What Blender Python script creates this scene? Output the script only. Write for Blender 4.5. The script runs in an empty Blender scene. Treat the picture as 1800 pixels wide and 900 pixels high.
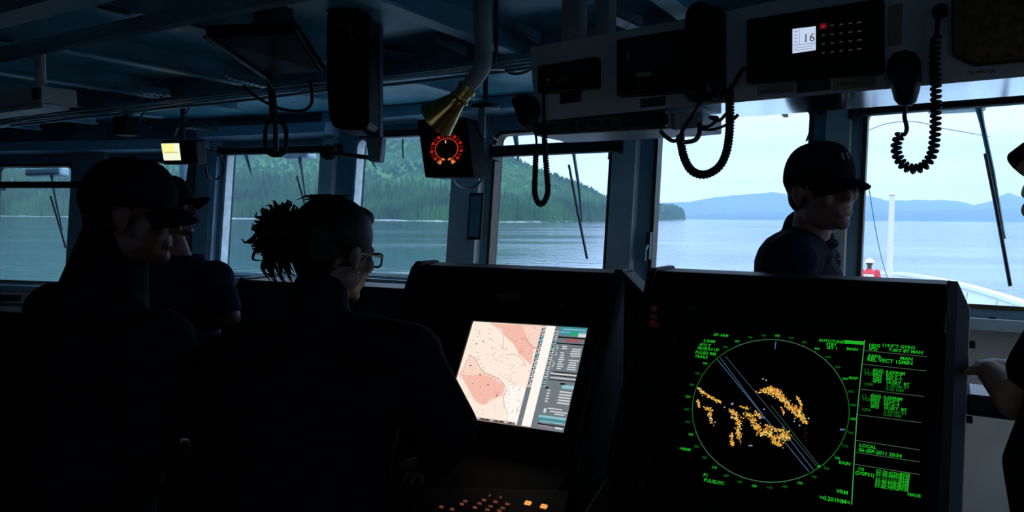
import bpy, bmesh, math, random
from mathutils import Vector as V, Matrix as M4
random.seed(7)
R = math.radians
sc = bpy.context.scene
col = sc.collection

# ------------------------------------------------------------------ camera
F = 1300.0
CAM = V((0, 0, 1.55))
pit = math.atan(68.5 / F); roll = 0.0085
fw = V((0, math.cos(pit), -math.sin(pit)))
r0 = V((1, 0, 0)); u0 = r0.cross(fw)
rt = r0 * math.cos(roll) + u0 * math.sin(roll)
up = u0 * math.cos(roll) - r0 * math.sin(roll)
cd = bpy.data.cameras.new('camera'); cam = bpy.data.objects.new('camera', cd); col.objects.link(cam)
cd.sensor_width = 36; cd.lens = 36 * F / 1800; cd.clip_start = 0.05; cd.clip_end = 60000
cam.matrix_world = M4(((rt.x, up.x, -fw.x, CAM.x), (rt.y, up.y, -fw.y, CAM.y), (rt.z, up.z, -fw.z, CAM.z), (0, 0, 0, 1)))
sc.camera = cam

def ray(px, py): return fw + rt * ((px - 900) / F) - up * ((py - 450) / F)
def at(px, py, Y):
    d = ray(px, py); return CAM + d * (Y / d.y)
def atz(px, py, z):
    d = ray(px, py); return CAM + d * ((z - CAM.z) / d.z)
def hit(px, py, p0, n):
    d = ray(px, py); return CAM + d * ((p0 - CAM).dot(n) / d.dot(n))
def proj(p):
    q = p - CAM; z = q.dot(fw); return (900 + F * q.dot(rt) / z, 450 - F * q.dot(up) / z)

TH = R(31)
U = V((math.cos(TH), -math.sin(TH), 0)); N = V((math.sin(TH), math.cos(TH), 0)); Z = V((0, 0, 1))
CEIL = 2.32

# ------------------------------------------------------------------ materials
def lin(c):
    return tuple((x / 12.92 if x <= .04045 else ((x + .055) / 1.055) ** 2.4) for x in c)
MC = {}
def mat(name, c, rough=.55, metal=0.0, var=.18, scale=14.0, bump=0.0, spec=.4, emit=None, es=1.0):
    if name in MC: return MC[name]
    m = bpy.data.materials.new(name); m.use_nodes = True
    nt = m.node_tree; b = nt.nodes['Principled BSDF']
    b.inputs['Roughness'].default_value = rough; b.inputs['Metallic'].default_value = metal
    b.inputs['Specular IOR Level'].default_value = spec
    tc = nt.nodes.new('ShaderNodeTexCoord'); no = nt.nodes.new('ShaderNodeTexNoise')
    no.inputs['Scale'].default_value = scale; no.inputs['Detail'].default_value = 4
    nt.links.new(tc.outputs['Object'], no.inputs['Vector'])
    rp = nt.nodes.new('ShaderNodeValToRGB')
    rp.color_ramp.elements[0].position = .3; rp.color_ramp.elements[1].position = .7
    rp.color_ramp.elements[0].color = (*[max(0, x * (1 - var)) for x in c], 1)
    rp.color_ramp.elements[1].color = (*[min(1, x * (1 + var)) for x in c], 1)
    nt.links.new(no.outputs['Fac'], rp.inputs['Fac']); nt.links.new(rp.outputs['Color'], b.inputs['Base Color'])
    if bump:
        bp = nt.nodes.new('ShaderNodeBump'); bp.inputs['Strength'].default_value = bump; bp.inputs['Distance'].default_value = .01
        nt.links.new(no.outputs['Fac'], bp.inputs['Height']); nt.links.new(bp.outputs['Normal'], b.inputs['Normal'])
    if emit:
        b.inputs['Emission Color'].default_value = (*emit, 1); b.inputs['Emission Strength'].default_value = es
    MC[name] = m; return m
def emi(name, rgb, s=1.0):
    if name in MC: return MC[name]
    m = bpy.data.materials.new(name); m.use_nodes = True; nt = m.node_tree
    b = nt.nodes['Principled BSDF']; c = lin(rgb)
    b.inputs['Base Color'].default_value = (.01, .01, .01, 1); b.inputs['Roughness'].default_value = .6
    b.inputs['Specular IOR Level'].default_value = .1
    b.inputs['Emission Color'].default_value = (*c, 1); b.inputs['Emission Strength'].default_value = s
    MC[name] = m; return m

ceil_m = mat('deckhead paint', (.13, .47, .58), .4, var=.35, scale=3, bump=.2)
beam_m = mat('beam paint', (.17, .38, .46), .45, var=.25, scale=4)
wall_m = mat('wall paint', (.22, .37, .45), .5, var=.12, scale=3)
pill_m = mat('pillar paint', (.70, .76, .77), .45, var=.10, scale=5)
beige_m = mat('beige wall paint', (.85, .75, .64), .5, var=.08, scale=5)
trim_m = mat('cornice paint', (.40, .62, .78), .4, var=.15, scale=6)
floor_m = mat('deck covering', (.018, .02, .024), .6, var=.3, scale=8)
dark_m = mat('dark bulkhead', (.015, .018, .022), .7)
frame_m = mat('white frame paint', (.68, .74, .76), .4)
wood_m = mat('varnished frame wood', (.085, .055, .022), .5, var=.35, scale=20)
gask_m = mat('black rubber', (.012, .014, .016), .6)
black_m = mat('black enamel', (.0035, .0037, .0042), .5, var=.3, spec=.12)
blackp_m = mat('black plastic', (.006, .006, .007), .5, var=.3, spec=.2)
cabl_m = mat('cord rubber', (.008, .010, .02), .5, spec=.25)
grayp_m = mat('console grey paint', (.74, .69, .64), .5, var=.08, scale=8)
graypipe_m = mat('pipe grey paint', (.40, .39, .38), .45, var=.15, scale=12)
post_m = mat('post cream paint', (.42, .40, .36), .5, var=.2, scale=10)
alu_m = mat('brushed aluminium', (.70, .77, .84), .12, 1.0, var=.06, scale=5)
steel_m = mat('painted steel', (.25, .32, .36), .4, .3)
darkst_m = mat('dark steel', (.04, .05, .055), .45, .4)
brass_m = mat('brass', (.62, .42, .12), .28, 1.0, var=.2, scale=18)
skin_shaded_m = mat('skin', (.085, .043, .035), .5, var=.1, scale=30, bump=.05)  # darkened copy: the shade on the faces is put into the skin colour
skin_lit_m = mat('lit face skin', (.30, .16, .13), .5, var=.1, scale=30, bump=.05)  # lighter copy: daylight on the officer's face is put into the colour
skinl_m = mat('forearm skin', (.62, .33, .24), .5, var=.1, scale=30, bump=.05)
hair_m = mat('black hair', (.004, .0035, .0035), .55, var=.4, scale=60, spec=.15)
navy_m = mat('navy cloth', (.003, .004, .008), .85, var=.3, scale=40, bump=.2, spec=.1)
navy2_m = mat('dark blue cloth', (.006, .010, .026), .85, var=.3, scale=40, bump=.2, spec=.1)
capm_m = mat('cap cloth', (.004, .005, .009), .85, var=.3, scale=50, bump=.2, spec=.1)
shoe_m = mat('shoe leather', (.006, .006, .006), .4)
label_m = mat('label plate', (.40, .30, .20), .6)
labeld_m = mat('black label plate', (.006, .006, .007), .4)
cork_m = mat('cork', (.26, .145, .065), .9, var=.5, scale=70, bump=.4)
cable_m = mat('grey cable', (.16, .19, .20), .5)
white_m = mat('white ship paint', (.80, .80, .80), .45, var=.04, scale=3)
deckg_m = mat('foredeck paint', (.25, .27, .28), .6)
mast_m = mat('mast paint', (.75, .66, .62), .5, var=.06)
red_m = mat('red safety vest', (.75, .06, .07), .7)
helm_m = mat('white helmet', (.85, .83, .80), .4)
metal_m = mat('wiper metal', (.05, .11, .13), .4, .2)
motor_m = mat('wiper motor casing', (.45, .58, .62), .4)
glassd_m = mat('spectacle plastic', (.004, .004, .005), .3)
silver_m = mat('silver pin', (.6, .6, .62), .3, 1.0)
redst_m = mat('red sticker', (.38, .05, .06), .6)
paper_m = mat('paper', (.30, .30, .29), .8)

def glass_mat(name, tint, gloss=.5):
    m = bpy.data.materials.new(name); m.use_nodes = True; nt = m.node_tree
    nt.nodes.remove(nt.nodes['Principled BSDF']); out = nt.nodes['Material Output']
    t = nt.nodes.new('ShaderNodeBsdfTransparent'); t.inputs['Color'].default_value = (*tint, 1)
    g = nt.nodes.new('ShaderNodeBsdfGlossy'); g.inputs['Roughness'].default_value = .02
    f = nt.nodes.new('ShaderNodeFresnel'); f.inputs['IOR'].default_value = 1.35
    mm = nt.nodes.new('ShaderNodeMath'); mm.operation = 'MULTIPLY'; mm.inputs[1].default_value = gloss
    x = nt.nodes.new('ShaderNodeMixShader')
    nt.links.new(f.outputs[0], mm.inputs[0]); nt.links.new(mm.outputs[0], x.inputs[0])
    nt.links.new(t.outputs[0], x.inputs[1]); nt.links.new(g.outputs[0], x.inputs[2]); nt.links.new(x.outputs[0], out.inputs['Surface'])
    return m
glass_m = glass_mat('window glass', (.84, .915, 1.0))
lens_m = glass_mat('spectacle lens', (.9, .93, .95))

# ------------------------------------------------------------------ mesh builder
class MB:
    def __init__(s): s.v = []; s.f = []; s.mi = []; s.mats = []
    def m(s, mt):
        if mt not in s.mats: s.mats.append(mt)
        return s.mats.index(mt)
    def add(s, vs, fs, mt):
        k = len(s.v); i = s.m(mt); s.v += [V(p) for p in vs]
        for f in fs: s.f.append([k + a for a in f]); s.mi.append(i)
        return s
    def poly(s, pts, mt): return s.add(pts, [list(range(len(pts)))], mt)
    def hexa(s, p, mt):   # p: 4 of one face then the 4 opposite
        return s.add(p, [(3, 2, 1, 0), (4, 5, 6, 7), (0, 1, 5, 4), (1, 2, 6, 5), (2, 3, 7, 6), (3, 0, 4, 7)], mt)
    def box(s, c, a, b, d, mt):   # centre and three full extent vectors
        c, a, b, d = V(c), V(a) / 2, V(b) / 2, V(d) / 2
        return s.hexa([c - a - b - d, c + a - b - d, c + a + b - d, c - a + b - d, c - a - b + d, c + a - b + d, c + a + b + d, c - a + b + d], mt)
    def prism(s, pts, ext, mt):   # polygon swept by a vector
        n = len(pts); ext = V(ext); a = [V(p) for p in pts]; b = [p + ext for p in a]
        return s.add(a + b, [list(range(n))[::-1], list(range(n, 2 * n))] + [(i, (i + 1) % n, n + (i + 1) % n, n + i) for i in range(n)], mt)
    def tube(s, path, r, mt, n=8, caps=True, closed=False, squash=1.0):
        P = [V(p) for p in path]; k = len(P)
        rs = r if isinstance(r, (list, tuple)) else [r] * k
        vs = []; fs = []; ref = None
        for i in range(k):
            if closed: t = P[(i + 1) % k] - P[i - 1]
            else: t = P[min(i + 1, k - 1)] - P[max(i - 1, 0)]
            if t.length < 1e-9: t = V((0, 0, 1))
            t.normalize()
            if ref is None:
                ref = t.cross(V((0, 0, 1)) if abs(t.z) < .9 else V((1, 0, 0))).normalized()
            ref = (ref - t * ref.dot(t))
            ref = ref.normalized() if ref.length > 1e-6 else t.orthogonal().normalized()
            b = t.cross(ref)
            for j in range(n):
                a = 2 * math.pi * j / n
                vs.append(P[i] + (ref * math.cos(a) + b * math.sin(a) * squash) * rs[i])
        for i in range(k if closed else k - 1):
            i2 = (i + 1) % k
            for j in range(n):
                j2 = (j + 1) % n; fs.append((i * n + j, i * n + j2, i2 * n + j2, i2 * n + j))
        if caps and not closed:
            fs.append(list(range(n))[::-1]); fs.append(list(range((k - 1) * n, k * n)))
        return s.add(vs, fs, mt)
    def lathe(s, o, ax, prof, mt, n=20):   # prof: (along axis, radius)
        ax = V(ax).normalized(); a = ax.orthogonal().normalized(); b = ax.cross(a); o = V(o); vs = []; fs = []
        for (h, r) in prof:
            for j in range(n):
                t = 2 * math.pi * j / n; vs.append(o + ax * h + (a * math.cos(t) + b * math.sin(t)) * max(r, 1e-5))
        for i in range(len(prof) - 1):
            for j in range(n):
                j2 = (j + 1) % n; fs.append((i * n + j, i * n + j2, (i + 1) * n + j2, (i + 1) * n + j))
        fs.append(list(range(n))[::-1]); fs.append(list(range((len(prof) - 1) * n, len(prof) * n)))
        return s.add(vs, fs, mt)
    def ell(s, c, ax, mt, n=14, k=9, zlo=-1.0):  # ellipsoid, ax = three half-axis vectors
        c = V(c); A, B, D = [V(x) for x in ax]; vs = []; fs = []
        for i in range(k + 1):
            ph = math.asin(zlo) + (math.pi / 2 - math.asin(zlo)) * i / k
            for j in range(n):
                t = 2 * math.pi * j / n
                vs.append(c + (A * math.cos(t) + B * math.sin(t)) * max(math.cos(ph), 1e-4) + D * math.sin(ph))
        for i in range(k):
            for j in range(n):
                j2 = (j + 1) % n; fs.append((i * n + j, i * n + j2, (i + 1) * n + j2, (i + 1) * n + j))
        fs.append(list(range(n))[::-1]); fs.append(list(range(k * n, (k + 1) * n)))
        return s.add(vs, fs, mt)
    def cap(s, a, b, ra, rb, mt, n=14):   # tapered capsule
        a, b = V(a), V(b); t = (b - a); L = t.length; t.normalize(); pr = []
        for i in range(5): q = math.pi / 2 * i / 4; pr.append((-ra * math.cos(q), ra * math.sin(q)))
        for i in range(5): q = math.pi / 2 * i / 4; pr.append((L + rb * math.sin(q), rb * math.cos(q)))
        return s.lathe(a, t, pr, mt, n)
    def loft(s, secs, mt, n=24):   # secs: (centre, A half vector, B half vector)
        vs = []; fs = []
        for (c, A, B) in secs:
            for j in range(n):
                t = 2 * math.pi * j / n; vs.append(V(c) + V(A) * math.cos(t) + V(B) * math.sin(t))
        for i in range(len(secs) - 1):
            for j in range(n):
                j2 = (j + 1) % n; fs.append((i * n + j, i * n + j2, (i + 1) * n + j2, (i + 1) * n + j))
        fs.append(list(range(n))[::-1]); fs.append(list(range((len(secs) - 1) * n, len(secs) * n)))
        return s.add(vs, fs, mt)
    def text(s, body, o, ux, uy, size, mt, bold=0.0):   # lettering laid in the plane (ux, uy)
        cu = bpy.data.curves.new('t', 'FONT'); cu.body = body; cu.size = 1.0; cu.offset = bold; cu.resolution_u = 2
        ob = bpy.data.objects.new('t', cu); col.objects.link(ob)
        dg = bpy.context.evaluated_depsgraph_get(); me = bpy.data.meshes.new_from_object(ob.evaluated_get(dg))
        vs = [V(o) + V(ux) * (v.co.x * size) + V(uy) * (v.co.y * size) for v in me.vertices]
        fs = [list(p.vertices) for p in me.polygons]
        bpy.data.objects.remove(ob); bpy.data.curves.remove(cu); bpy.data.meshes.remove(me)
        return s.add(vs, fs, mt)
    def mesh(s, name, org=V((0, 0, 0)), smooth=False, recalc=True):
        me = bpy.data.meshes.new(name); me.from_pydata([tuple(p - org) for p in s.v], [], s.f)
        for m in s.mats: me.materials.append(m)
        me.polygons.foreach_set('material_index', s.mi)
        if recalc:
            bm = bmesh.new(); bm.from_mesh(me); bmesh.ops.recalc_face_normals(bm, faces=bm.faces); bm.to_mesh(me); bm.free()
        if smooth:
            me.polygons.foreach_set('use_smooth', [True] * len(me.polygons))
            me.set_sharp_from_angle(angle=R(42))
        me.update(); return me
    def build(s, name, parent=None, smooth=False, bev=0.0, recalc=True, org=None):
        if parent is not None: org = WORLD[parent.name]
        elif org is None:
            xs = [p.x for p in s.v]; ys = [p.y for p in s.v]; zs = [p.z for p in s.v]
            org = V(((min(xs) + max(xs)) / 2, (min(ys) + max(ys)) / 2, min(zs)))
        o = bpy.data.objects.new(name, s.mesh(name, org, smooth, recalc)); col.objects.link(o); WORLD[o.name] = org
        if parent is not None: o.parent = parent
        else: o.location = org
        if bev:
            b = o.modifiers.new('bevel', 'BEVEL'); b.width = bev; b.segments = 2; b.limit_method = 'ANGLE'; b.angle_limit = R(40)
        return o
WORLD = {}
def tag(o, label=None, cat=None, group=None, kind=None):
    if label: o['label'] = label
    if cat: o['category'] = cat
    if group: o['group'] = group
    if kind: o['kind'] = kind
    return o
def root(name, loc, label, cat, group=None):
    o = bpy.data.objects.new(name, None); col.objects.link(o); o.location = loc; o.empty_display_size = .1
    WORLD[o.name] = V(loc); return tag(o, label, cat, group)
def S(o): o['kind'] = 'structure'; return o

def smoothpath(pts, k=6):
    P = [V(p) for p in pts]; out = []
    for i in range(len(P) - 1):
        a, b, c, d = P[max(i - 1, 0)], P[i], P[i + 1], P[min(i + 2, len(P) - 1)]
        for j in range(k):
            t = j / k
            out.append(.5 * ((2 * b) + (c - a) * t + (2 * a - 5 * b + 4 * c - d) * t * t + (3 * b - a - 3 * c + d) * t ** 3))
    out.append(P[-1]); return out
def helix(path, cr, pitch, per=9):
    P = [V(p) for p in path]; out = []; ref = None; ph = 0.0
    Ls = [0.0]
    for i in range(1, len(P)): Ls.append(Ls[-1] + (P[i] - P[i - 1]).length)
    n = int(Ls[-1] / pitch * per); k = 0
    for q in range(n + 1):
        l = Ls[-1] * q / n
        while k < len(P) - 2 and Ls[k + 1] < l: k += 1
        t = (P[k + 1] - P[k]); f = (l - Ls[k]) / max(t.length, 1e-9); c = P[k].lerp(P[k + 1], min(1, f)); t.normalize()
        if ref is None: ref = t.orthogonal().normalized()
        ref = ref - t * ref.dot(t); ref.normalize(); b = t.cross(ref); a = 2 * math.pi * l / pitch
        out.append(c + (ref * math.cos(a) + b * math.sin(a)) * cr)
    return out

# ------------------------------------------------------------------ room shell
class Facet:
    def __init__(s, A, B, rake=R(6)):
        s.A = V((A[0], A[1], 1.55)); d = V((B[0] - A[0], B[1] - A[1], 0)); s.L = d.length; s.u = d.normalized()
        s.nh = V((-s.u.y, s.u.x, 0)); s.t = s.nh * math.sin(rake) + Z * math.cos(rake); s.n = s.u.cross(s.t) * -1
        if s.n.dot(s.nh) < 0: s.n = -s.n
        s.ck = math.cos(rake)
    def loc(s, px, py, off=0):
        p = hit(px, py, s.A + s.n * off, s.n) - s.A; return (p.dot(s.u), p.dot(s.t))
    def w(s, a, b, off=0): return s.A + s.u * a + s.t * b + s.n * off
    def tz(s, z): return (z - 1.55) / s.ck
CW = 4.25   # distance of the front glass along N
def ongl(px):   # plan point of the main front facet seen at px
    d = ray(px, 384); k = CW / (d.x * N.x + d.y * N.y); return (d.x * k, d.y * k)
P3 = ongl(2050); P2 = ongl(604)
P1 = tuple(at(384, 380, 6.2)[:2]); P0 = tuple(at(-230, 380, 7.0)[:2])
f1 = Facet(P2, P3); f2 = Facet(P1, P2); f3 = Facet(P0, P1)

def rect_hole(fc, tl, tr, br, bl):
    a = [fc.loc(*p) for p in (tl, tr, br, bl)]
    return (min((a[0][0] + a[3][0]) / 2, 99), (a[1][0] + a[2][0]) / 2, (a[2][1] + a[3][1]) / 2, (a[0][1] + a[1][1]) / 2)
def rrect(s0, s1, t0, t1, r=.07, k=5):
    out = []
    for (cx, cy, a0) in ((s1 - r, t1 - r, 0), (s0 + r, t1 - r, 90), (s0 + r, t0 + r, 180), (s1 - r, t0 + r, 270)):
        for i in range(k + 1):
            a = R(a0 + 90 * i / k); out.append((cx + r * math.cos(a), cy + r * math.sin(a)))
    return out
WIN = [  # facet, TL, TR, BR, BL of the glass
    (f3, (-2, 293), (143, 291), (140, 497), (-6, 499)),
    (f3, (212, 287), (358, 282), (352, 488), (206, 492)),
    (f2, (414, 264), (579, 259), (573, 487), (400, 486)),
    (f1, (641, 245), (815, 238), (807, 489), (630, 487)),
    (f1, (884, 236), (1090, 226), (1079, 500), (868, 495)),
    (f1, (1166, 200), (1433, 196), (1426, 520), (1147, 510)),
    (f1, (1524, 190), (1850, 172), (1838, 546), (1505, 534))]
HOLES = [(w[0], rect_hole(*w)) for w in WIN]
TH_W = .10
def wall_facet(name, fc, mt):
    holes = [rrect(*h) for (g, h) in HOLES if g is fc]
    t0, t1 = fc.tz(0), fc.tz(CEIL + .06)
    bm = bmesh.new(); edges = []
    for loop in [[(0, t0), (fc.L, t0), (fc.L, t1), (0, t1)]] + holes:
        vs = [bm.verts.new(fc.w(a, b, 0)) for a, b in loop]
        edges += [bm.edges.new((vs[i], vs[(i + 1) % len(vs)])) for i in range(len(vs))]
    bmesh.ops.triangle_fill(bm, use_beauty=True, use_dissolve=False, edges=edges)
    r = bmesh.ops.extrude_face_region(bm, geom=bm.faces[:])
    bmesh.ops.translate(bm, vec=-fc.n * TH_W, verts=[e for e in r['geom'] if isinstance(e, bmesh.types.BMVert)])
    bmesh.ops.recalc_face_normals(bm, faces=bm.faces)
    me = bpy.data.meshes.new(name); bm.to_mesh(me); bm.free(); me.materials.append(mt); me.materials.append(beige_m)
    o = bpy.data.objects.new(name, me); col.objects.link(o); return S(o)
wall_facet('wall_front', f1, wall_m); wall_facet('wall_front_port', f2, wall_m); wall_facet('wall_port', f3, wall_m)

for i, (fc, h) in enumerate(HOLES):
    s0, s1, t0, t1 = h
    cen = fc.w((s0 + s1) / 2, t0, 0)
    w = bpy.data.objects.new('window_%d' % (i + 1), None); col.objects.link(w); w.location = cen; w['kind'] = 'structure'; WORLD[w.name] = cen
    a = rrect(s0, s1, t0, t1); b = rrect(s0 + .022, s1 - .022, t0 + .022, t1 - .022, .055); n = len(a)
    mb = MB(); vs = [fc.w(p[0], p[1], o) for o in (-TH_W - .012, -.035) for p in a] + [fc.w(p[0], p[1], o) for o in (-TH_W - .012, -.035) for p in b]
    fs = []
    for j in range(n):
        k = (j + 1) % n
        fs += [(j, k, 2 * n + k, 2 * n + j), (n + j, n + k, 3 * n + k, 3 * n + j), (2 * n + j, 2 * n + k, 3 * n + k, 3 * n + j)]
    mb.add(vs, fs, gask_m if i == 1 else (frame_m if i in (2, 3) else wood_m)); mb.build('window_frame', w, recalc=True)
    mb = MB(); c = rrect(s0 + .012, s1 - .012, t0 + .012, t1 - .012, .05)
    vs = [fc.w(p[0], p[1], o) for o in (-.034, -.004) for p in a] + [fc.w(p[0], p[1], o) for o in (-.034, -.004) for p in c]
    mb.add(vs, fs, gask_m); mb.build('gasket', w)
    mb = MB(); mb.poly([fc.w(p[0], p[1], -.015) for p in a], glass_m); mb.build('glass', w)

# pillars between the windows (interior box mullions)
TR = [0]
def trim(mb, bev=0.004):
    TR[0] += 1; return S(mb.build('trim_%d' % TR[0], bev=bev))
def pillar(fc, sa, sb, depth=.07, mt=None, zt=CEIL):
    mb = MB(); o0, o1 = -TH_W - depth, -TH_W + .002; t0, t1 = fc.tz(.02), fc.tz(zt)
    mb.hexa([fc.w(sa, t0, o0), fc.w(sb, t0, o0), fc.w(sb, t1, o0), fc.w(sa, t1, o0), fc.w(sa, t0, o1), fc.w(sb, t0, o1), fc.w(sb, t1, o1), fc.w(sa, t1, o1)], mt or pill_m)
    return trim(mb)
H = [h for _, h in HOLES]
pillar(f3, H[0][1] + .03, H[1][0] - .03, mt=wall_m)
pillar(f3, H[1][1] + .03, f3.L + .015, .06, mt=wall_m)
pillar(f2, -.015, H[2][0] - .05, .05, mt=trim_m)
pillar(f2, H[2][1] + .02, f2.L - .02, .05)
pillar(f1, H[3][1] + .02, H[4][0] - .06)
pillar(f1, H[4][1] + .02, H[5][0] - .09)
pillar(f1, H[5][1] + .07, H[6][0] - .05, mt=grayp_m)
# cornice above the windows and sill ledge below, following the three facets
def band(fc, z0, z1, d, mt, sa=0, sb=None, extra=0):
    sb = fc.L if sb is None else sb
    mb = MB(); t0, t1 = fc.tz(z0), fc.tz(z1); o0, o1 = -TH_W - d, -TH_W
    mb.hexa([fc.w(sa, t0, o0), fc.w(sb, t0, o0), fc.w(sb, t1, o0), fc.w(sa, t1, o0), fc.w(sa, t0, o1), fc.w(sb, t0, o1), fc.w(sb, t1, o1), fc.w(sa, t1, o1)], mt)
    return trim(mb)
for fc in (f3, f2, f1):
    ztop = max(fc.w(0, h[3]).z for g, h in HOLES if g is fc); zlow = min(fc.w(0, h[2]).z for g, h in HOLES if g is fc)
    band(fc, ztop + .05, ztop + .13, .20, trim_m)
    print('facet top', ztop, 'low', zlow)
    band(fc, zlow - .075, zlow - .02, .12, trim_m if fc is not f1 else pill_m, extra=0)
# lower beige bulkhead under the starboard window
sA = f1.loc(1600, 560)[0]
mb = MB(); t0, t1 = f1.tz(0.0), f1.tz(f1.w(0, H[6][2]).z - .08)
mb.hexa([f1.w(sA, t0, -TH_W - .03), f1.w(f1.L, t0, -TH_W - .03), f1.w(f1.L, t1, -TH_W - .03), f1.w(sA, t1, -TH_W - .03), f1.w(sA, t0, -TH_W), f1.w(f1.L, t0, -TH_W), f1.w(f1.L, t1, -TH_W), f1.w(sA, t1, -TH_W)], beige_m)
trim(mb)

BY = -1.6
PL = V((P0[0], P0[1], 0)); PR = V((P3[0], P3[1], 0))
plan = [PL, V((P1[0], P1[1], 0)), V((P2[0], P2[1], 0)), PR, V((PR.x, BY, 0)), V((PL.x, BY, 0))]
mb = MB(); mb.prism(plan, V((0, 0, -.08)), floor_m); S(mb.build('floor'))
mb = MB(); mb.prism([p + Z * CEIL + (V((0, .12, 0)) if k < 4 else V((0, 0, 0))) for k, p in enumerate(plan)], V((0, 0, .05)), ceil_m); ceiling = S(mb.build('ceiling'))
def slabwall(name, a, b, mt, nrm):
    mb = MB(); mb.prism([a, b, b + Z * CEIL, a + Z * CEIL], nrm * .08, mt); S(mb.build(name))
slabwall('wall_left', V((PL.x, BY, 0)), PL, dark_m, V((-1, 0, 0)))
f5 = Facet((PR.x, PR.y), (PR.x, BY), 0.0)
STB_ADDED = [(.25, 1.35), (1.55, 2.65)]  # unseen starboard openings, added to light the beige wall and the officer
HOLES += [(f5, (a, b, f5.tz(.45), f5.tz(2.1))) for a, b in STB_ADDED]
wall_facet('wall_right', f5, dark_m)
f4 = Facet((PR.x, BY), (PL.x, BY), 0.0)
AZ = 1.26
AFT_ADDED = [(f4.L * .12, f4.L * .12 + .85), (f4.L * .34, f4.L * .34 + .85), (f4.L * .60, f4.L * .60 + .85)]  # unseen aft openings, added so daylight reaches the grey overhead panel
HOLES += [(f4, (a, b, f4.tz(AZ), f4.tz(1.95))) for a, b in AFT_ADDED]
wall_facet('wall_back', f4, dark_m)
def added_window(fc, a, b, z0, z1):  # frame and pane for the added out-of-view openings
    global WN
    WN += 1; t0, t1 = fc.tz(z0), fc.tz(z1); cen = fc.w((a + b) / 2, t0); w = bpy.data.objects.new('window_%d' % WN, None); col.objects.link(w); w.location = cen; w['kind'] = 'structure'; WORLD[w.name] = cen
    h0 = rrect(a, b, t0, t1); h1 = rrect(a + .022, b - .022, t0 + .022, t1 - .022, .055); n = len(h0)
    mb = MB(); vs = [fc.w(p[0], p[1], o) for o in (-TH_W - .012, -.035) for p in h0] + [fc.w(p[0], p[1], o) for o in (-TH_W - .012, -.035) for p in h1]
    fs = []
    for j in range(n):
        q = (j + 1) % n
        fs += [(j, q, 2 * n + q, 2 * n + j), (n + j, n + q, 3 * n + q, 3 * n + j), (2 * n + j, 2 * n + q, 3 * n + q, 3 * n + j)]
    mb.add(vs, fs, wood_m); mb.build('window_frame', w)
    mb = MB(); mb.poly([fc.w(p[0], p[1], -.015) for p in h0], glass_m); mb.build('glass', w)
WN = 7  # windows numbered after these are the added, unseen ones
for a, b in AFT_ADDED: added_window(f4, a, b, AZ, 1.95)
for a, b in STB_ADDED: added_window(f5, a, b, 0.45, 2.1)
# ------------------------------------------------------------------ sky
wd = bpy.data.worlds.new('sky'); sc.world = wd; wd.use_nodes = True; nt = wd.node_tree
bg = nt.nodes['Background']
tc = nt.nodes.new('ShaderNodeTexCoord'); mp = nt.nodes.new('ShaderNodeMapping'); mp.inputs['Scale'].default_value = (1.6, 1.6, 14)
no = nt.nodes.new('ShaderNodeTexNoise'); no.inputs['Scale'].default_value = 2.2; no.inputs['Detail'].default_value = 5
nt.links.new(tc.outputs['Generated'], mp.inputs['Vector']); nt.links.new(mp.outputs['Vector'], no.inputs['Vector'])
rp = nt.nodes.new('ShaderNodeValToRGB'); e = rp.color_ramp.elements
e[0].position = .35; e[0].color = (*lin((.83, .895, .985)), 1); e[1].position = .68; e[1].color = (*lin((.92, .95, .995)), 1)
nt.links.new(no.outputs['Fac'], rp.inputs['Fac'])
sx_ = nt.nodes.new('ShaderNodeSeparateXYZ'); nt.links.new(tc.outputs['Generated'], sx_.inputs[0])
el = nt.nodes.new('ShaderNodeMapRange'); el.interpolation_type = 'SMOOTHSTEP'; el.inputs['From Min'].default_value = .17; el.inputs['From Max'].default_value = .55; nt.links.new(sx_.outputs['Z'], el.inputs['Value'])
mx = nt.nodes.new('ShaderNodeMixRGB'); mx.inputs[2].default_value = (*[c * 1.75 for c in lin((.74, .87, .99))], 1); nt.links.new(el.outputs[0], mx.inputs[0]); nt.links.new(rp.outputs['Color'], mx.inputs[1]); nt.links.new(mx.outputs[0], bg.inputs['Color'])
bg.inputs['Strength'].default_value = SKY_S = 2.15

# ------------------------------------------------------------------ sea
SEA = -6.5
def terrain_mat(name, c1, c2, scale, bump):
    m = bpy.data.materials.new(name); m.use_nodes = True; nt = m.node_tree; b = nt.nodes['Principled BSDF']
    b.inputs['Roughness'].default_value = .95; b.inputs['Specular IOR Level'].default_value = .05
    g = nt.nodes.new('ShaderNodeNewGeometry'); no = nt.nodes.new('ShaderNodeTexNoise'); no.inputs['Scale'].default_value = scale; no.inputs['Detail'].default_value = 7
    no.inputs['Roughness'].default_value = .65
    nt.links.new(g.outputs['Position'], no.inputs['Vector'])
    rp = nt.nodes.new('ShaderNodeValToRGB'); rp.color_ramp.elements[0].position = .38; rp.color_ramp.elements[1].position = .62
    rp.color_ramp.elements[0].color = (*c1, 1); rp.color_ramp.elements[1].color = (*c2, 1)
    nt.links.new(no.outputs['Fac'], rp.inputs['Fac']); nt.links.new(rp.outputs['Color'], b.inputs['Base Color'])
    return m
wm = bpy.data.materials.new('sea water'); wm.use_nodes = True; nt = wm.node_tree; b = nt.nodes['Principled BSDF']
b.inputs['Base Color'].default_value = (.005, .036, .055, 1); b.inputs['Roughness'].default_value = .10; b.inputs['IOR'].default_value = 1.6
g = nt.nodes.new('ShaderNodeNewGeometry'); mp = nt.nodes.new('ShaderNodeMapping'); mp.inputs['Scale'].default_value = (.5, .8, 1)
n1 = nt.nodes.new('ShaderNodeTexNoise'); n1.inputs['Scale'].default_value = .45; n1.inputs['Detail'].default_value = 4
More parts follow.
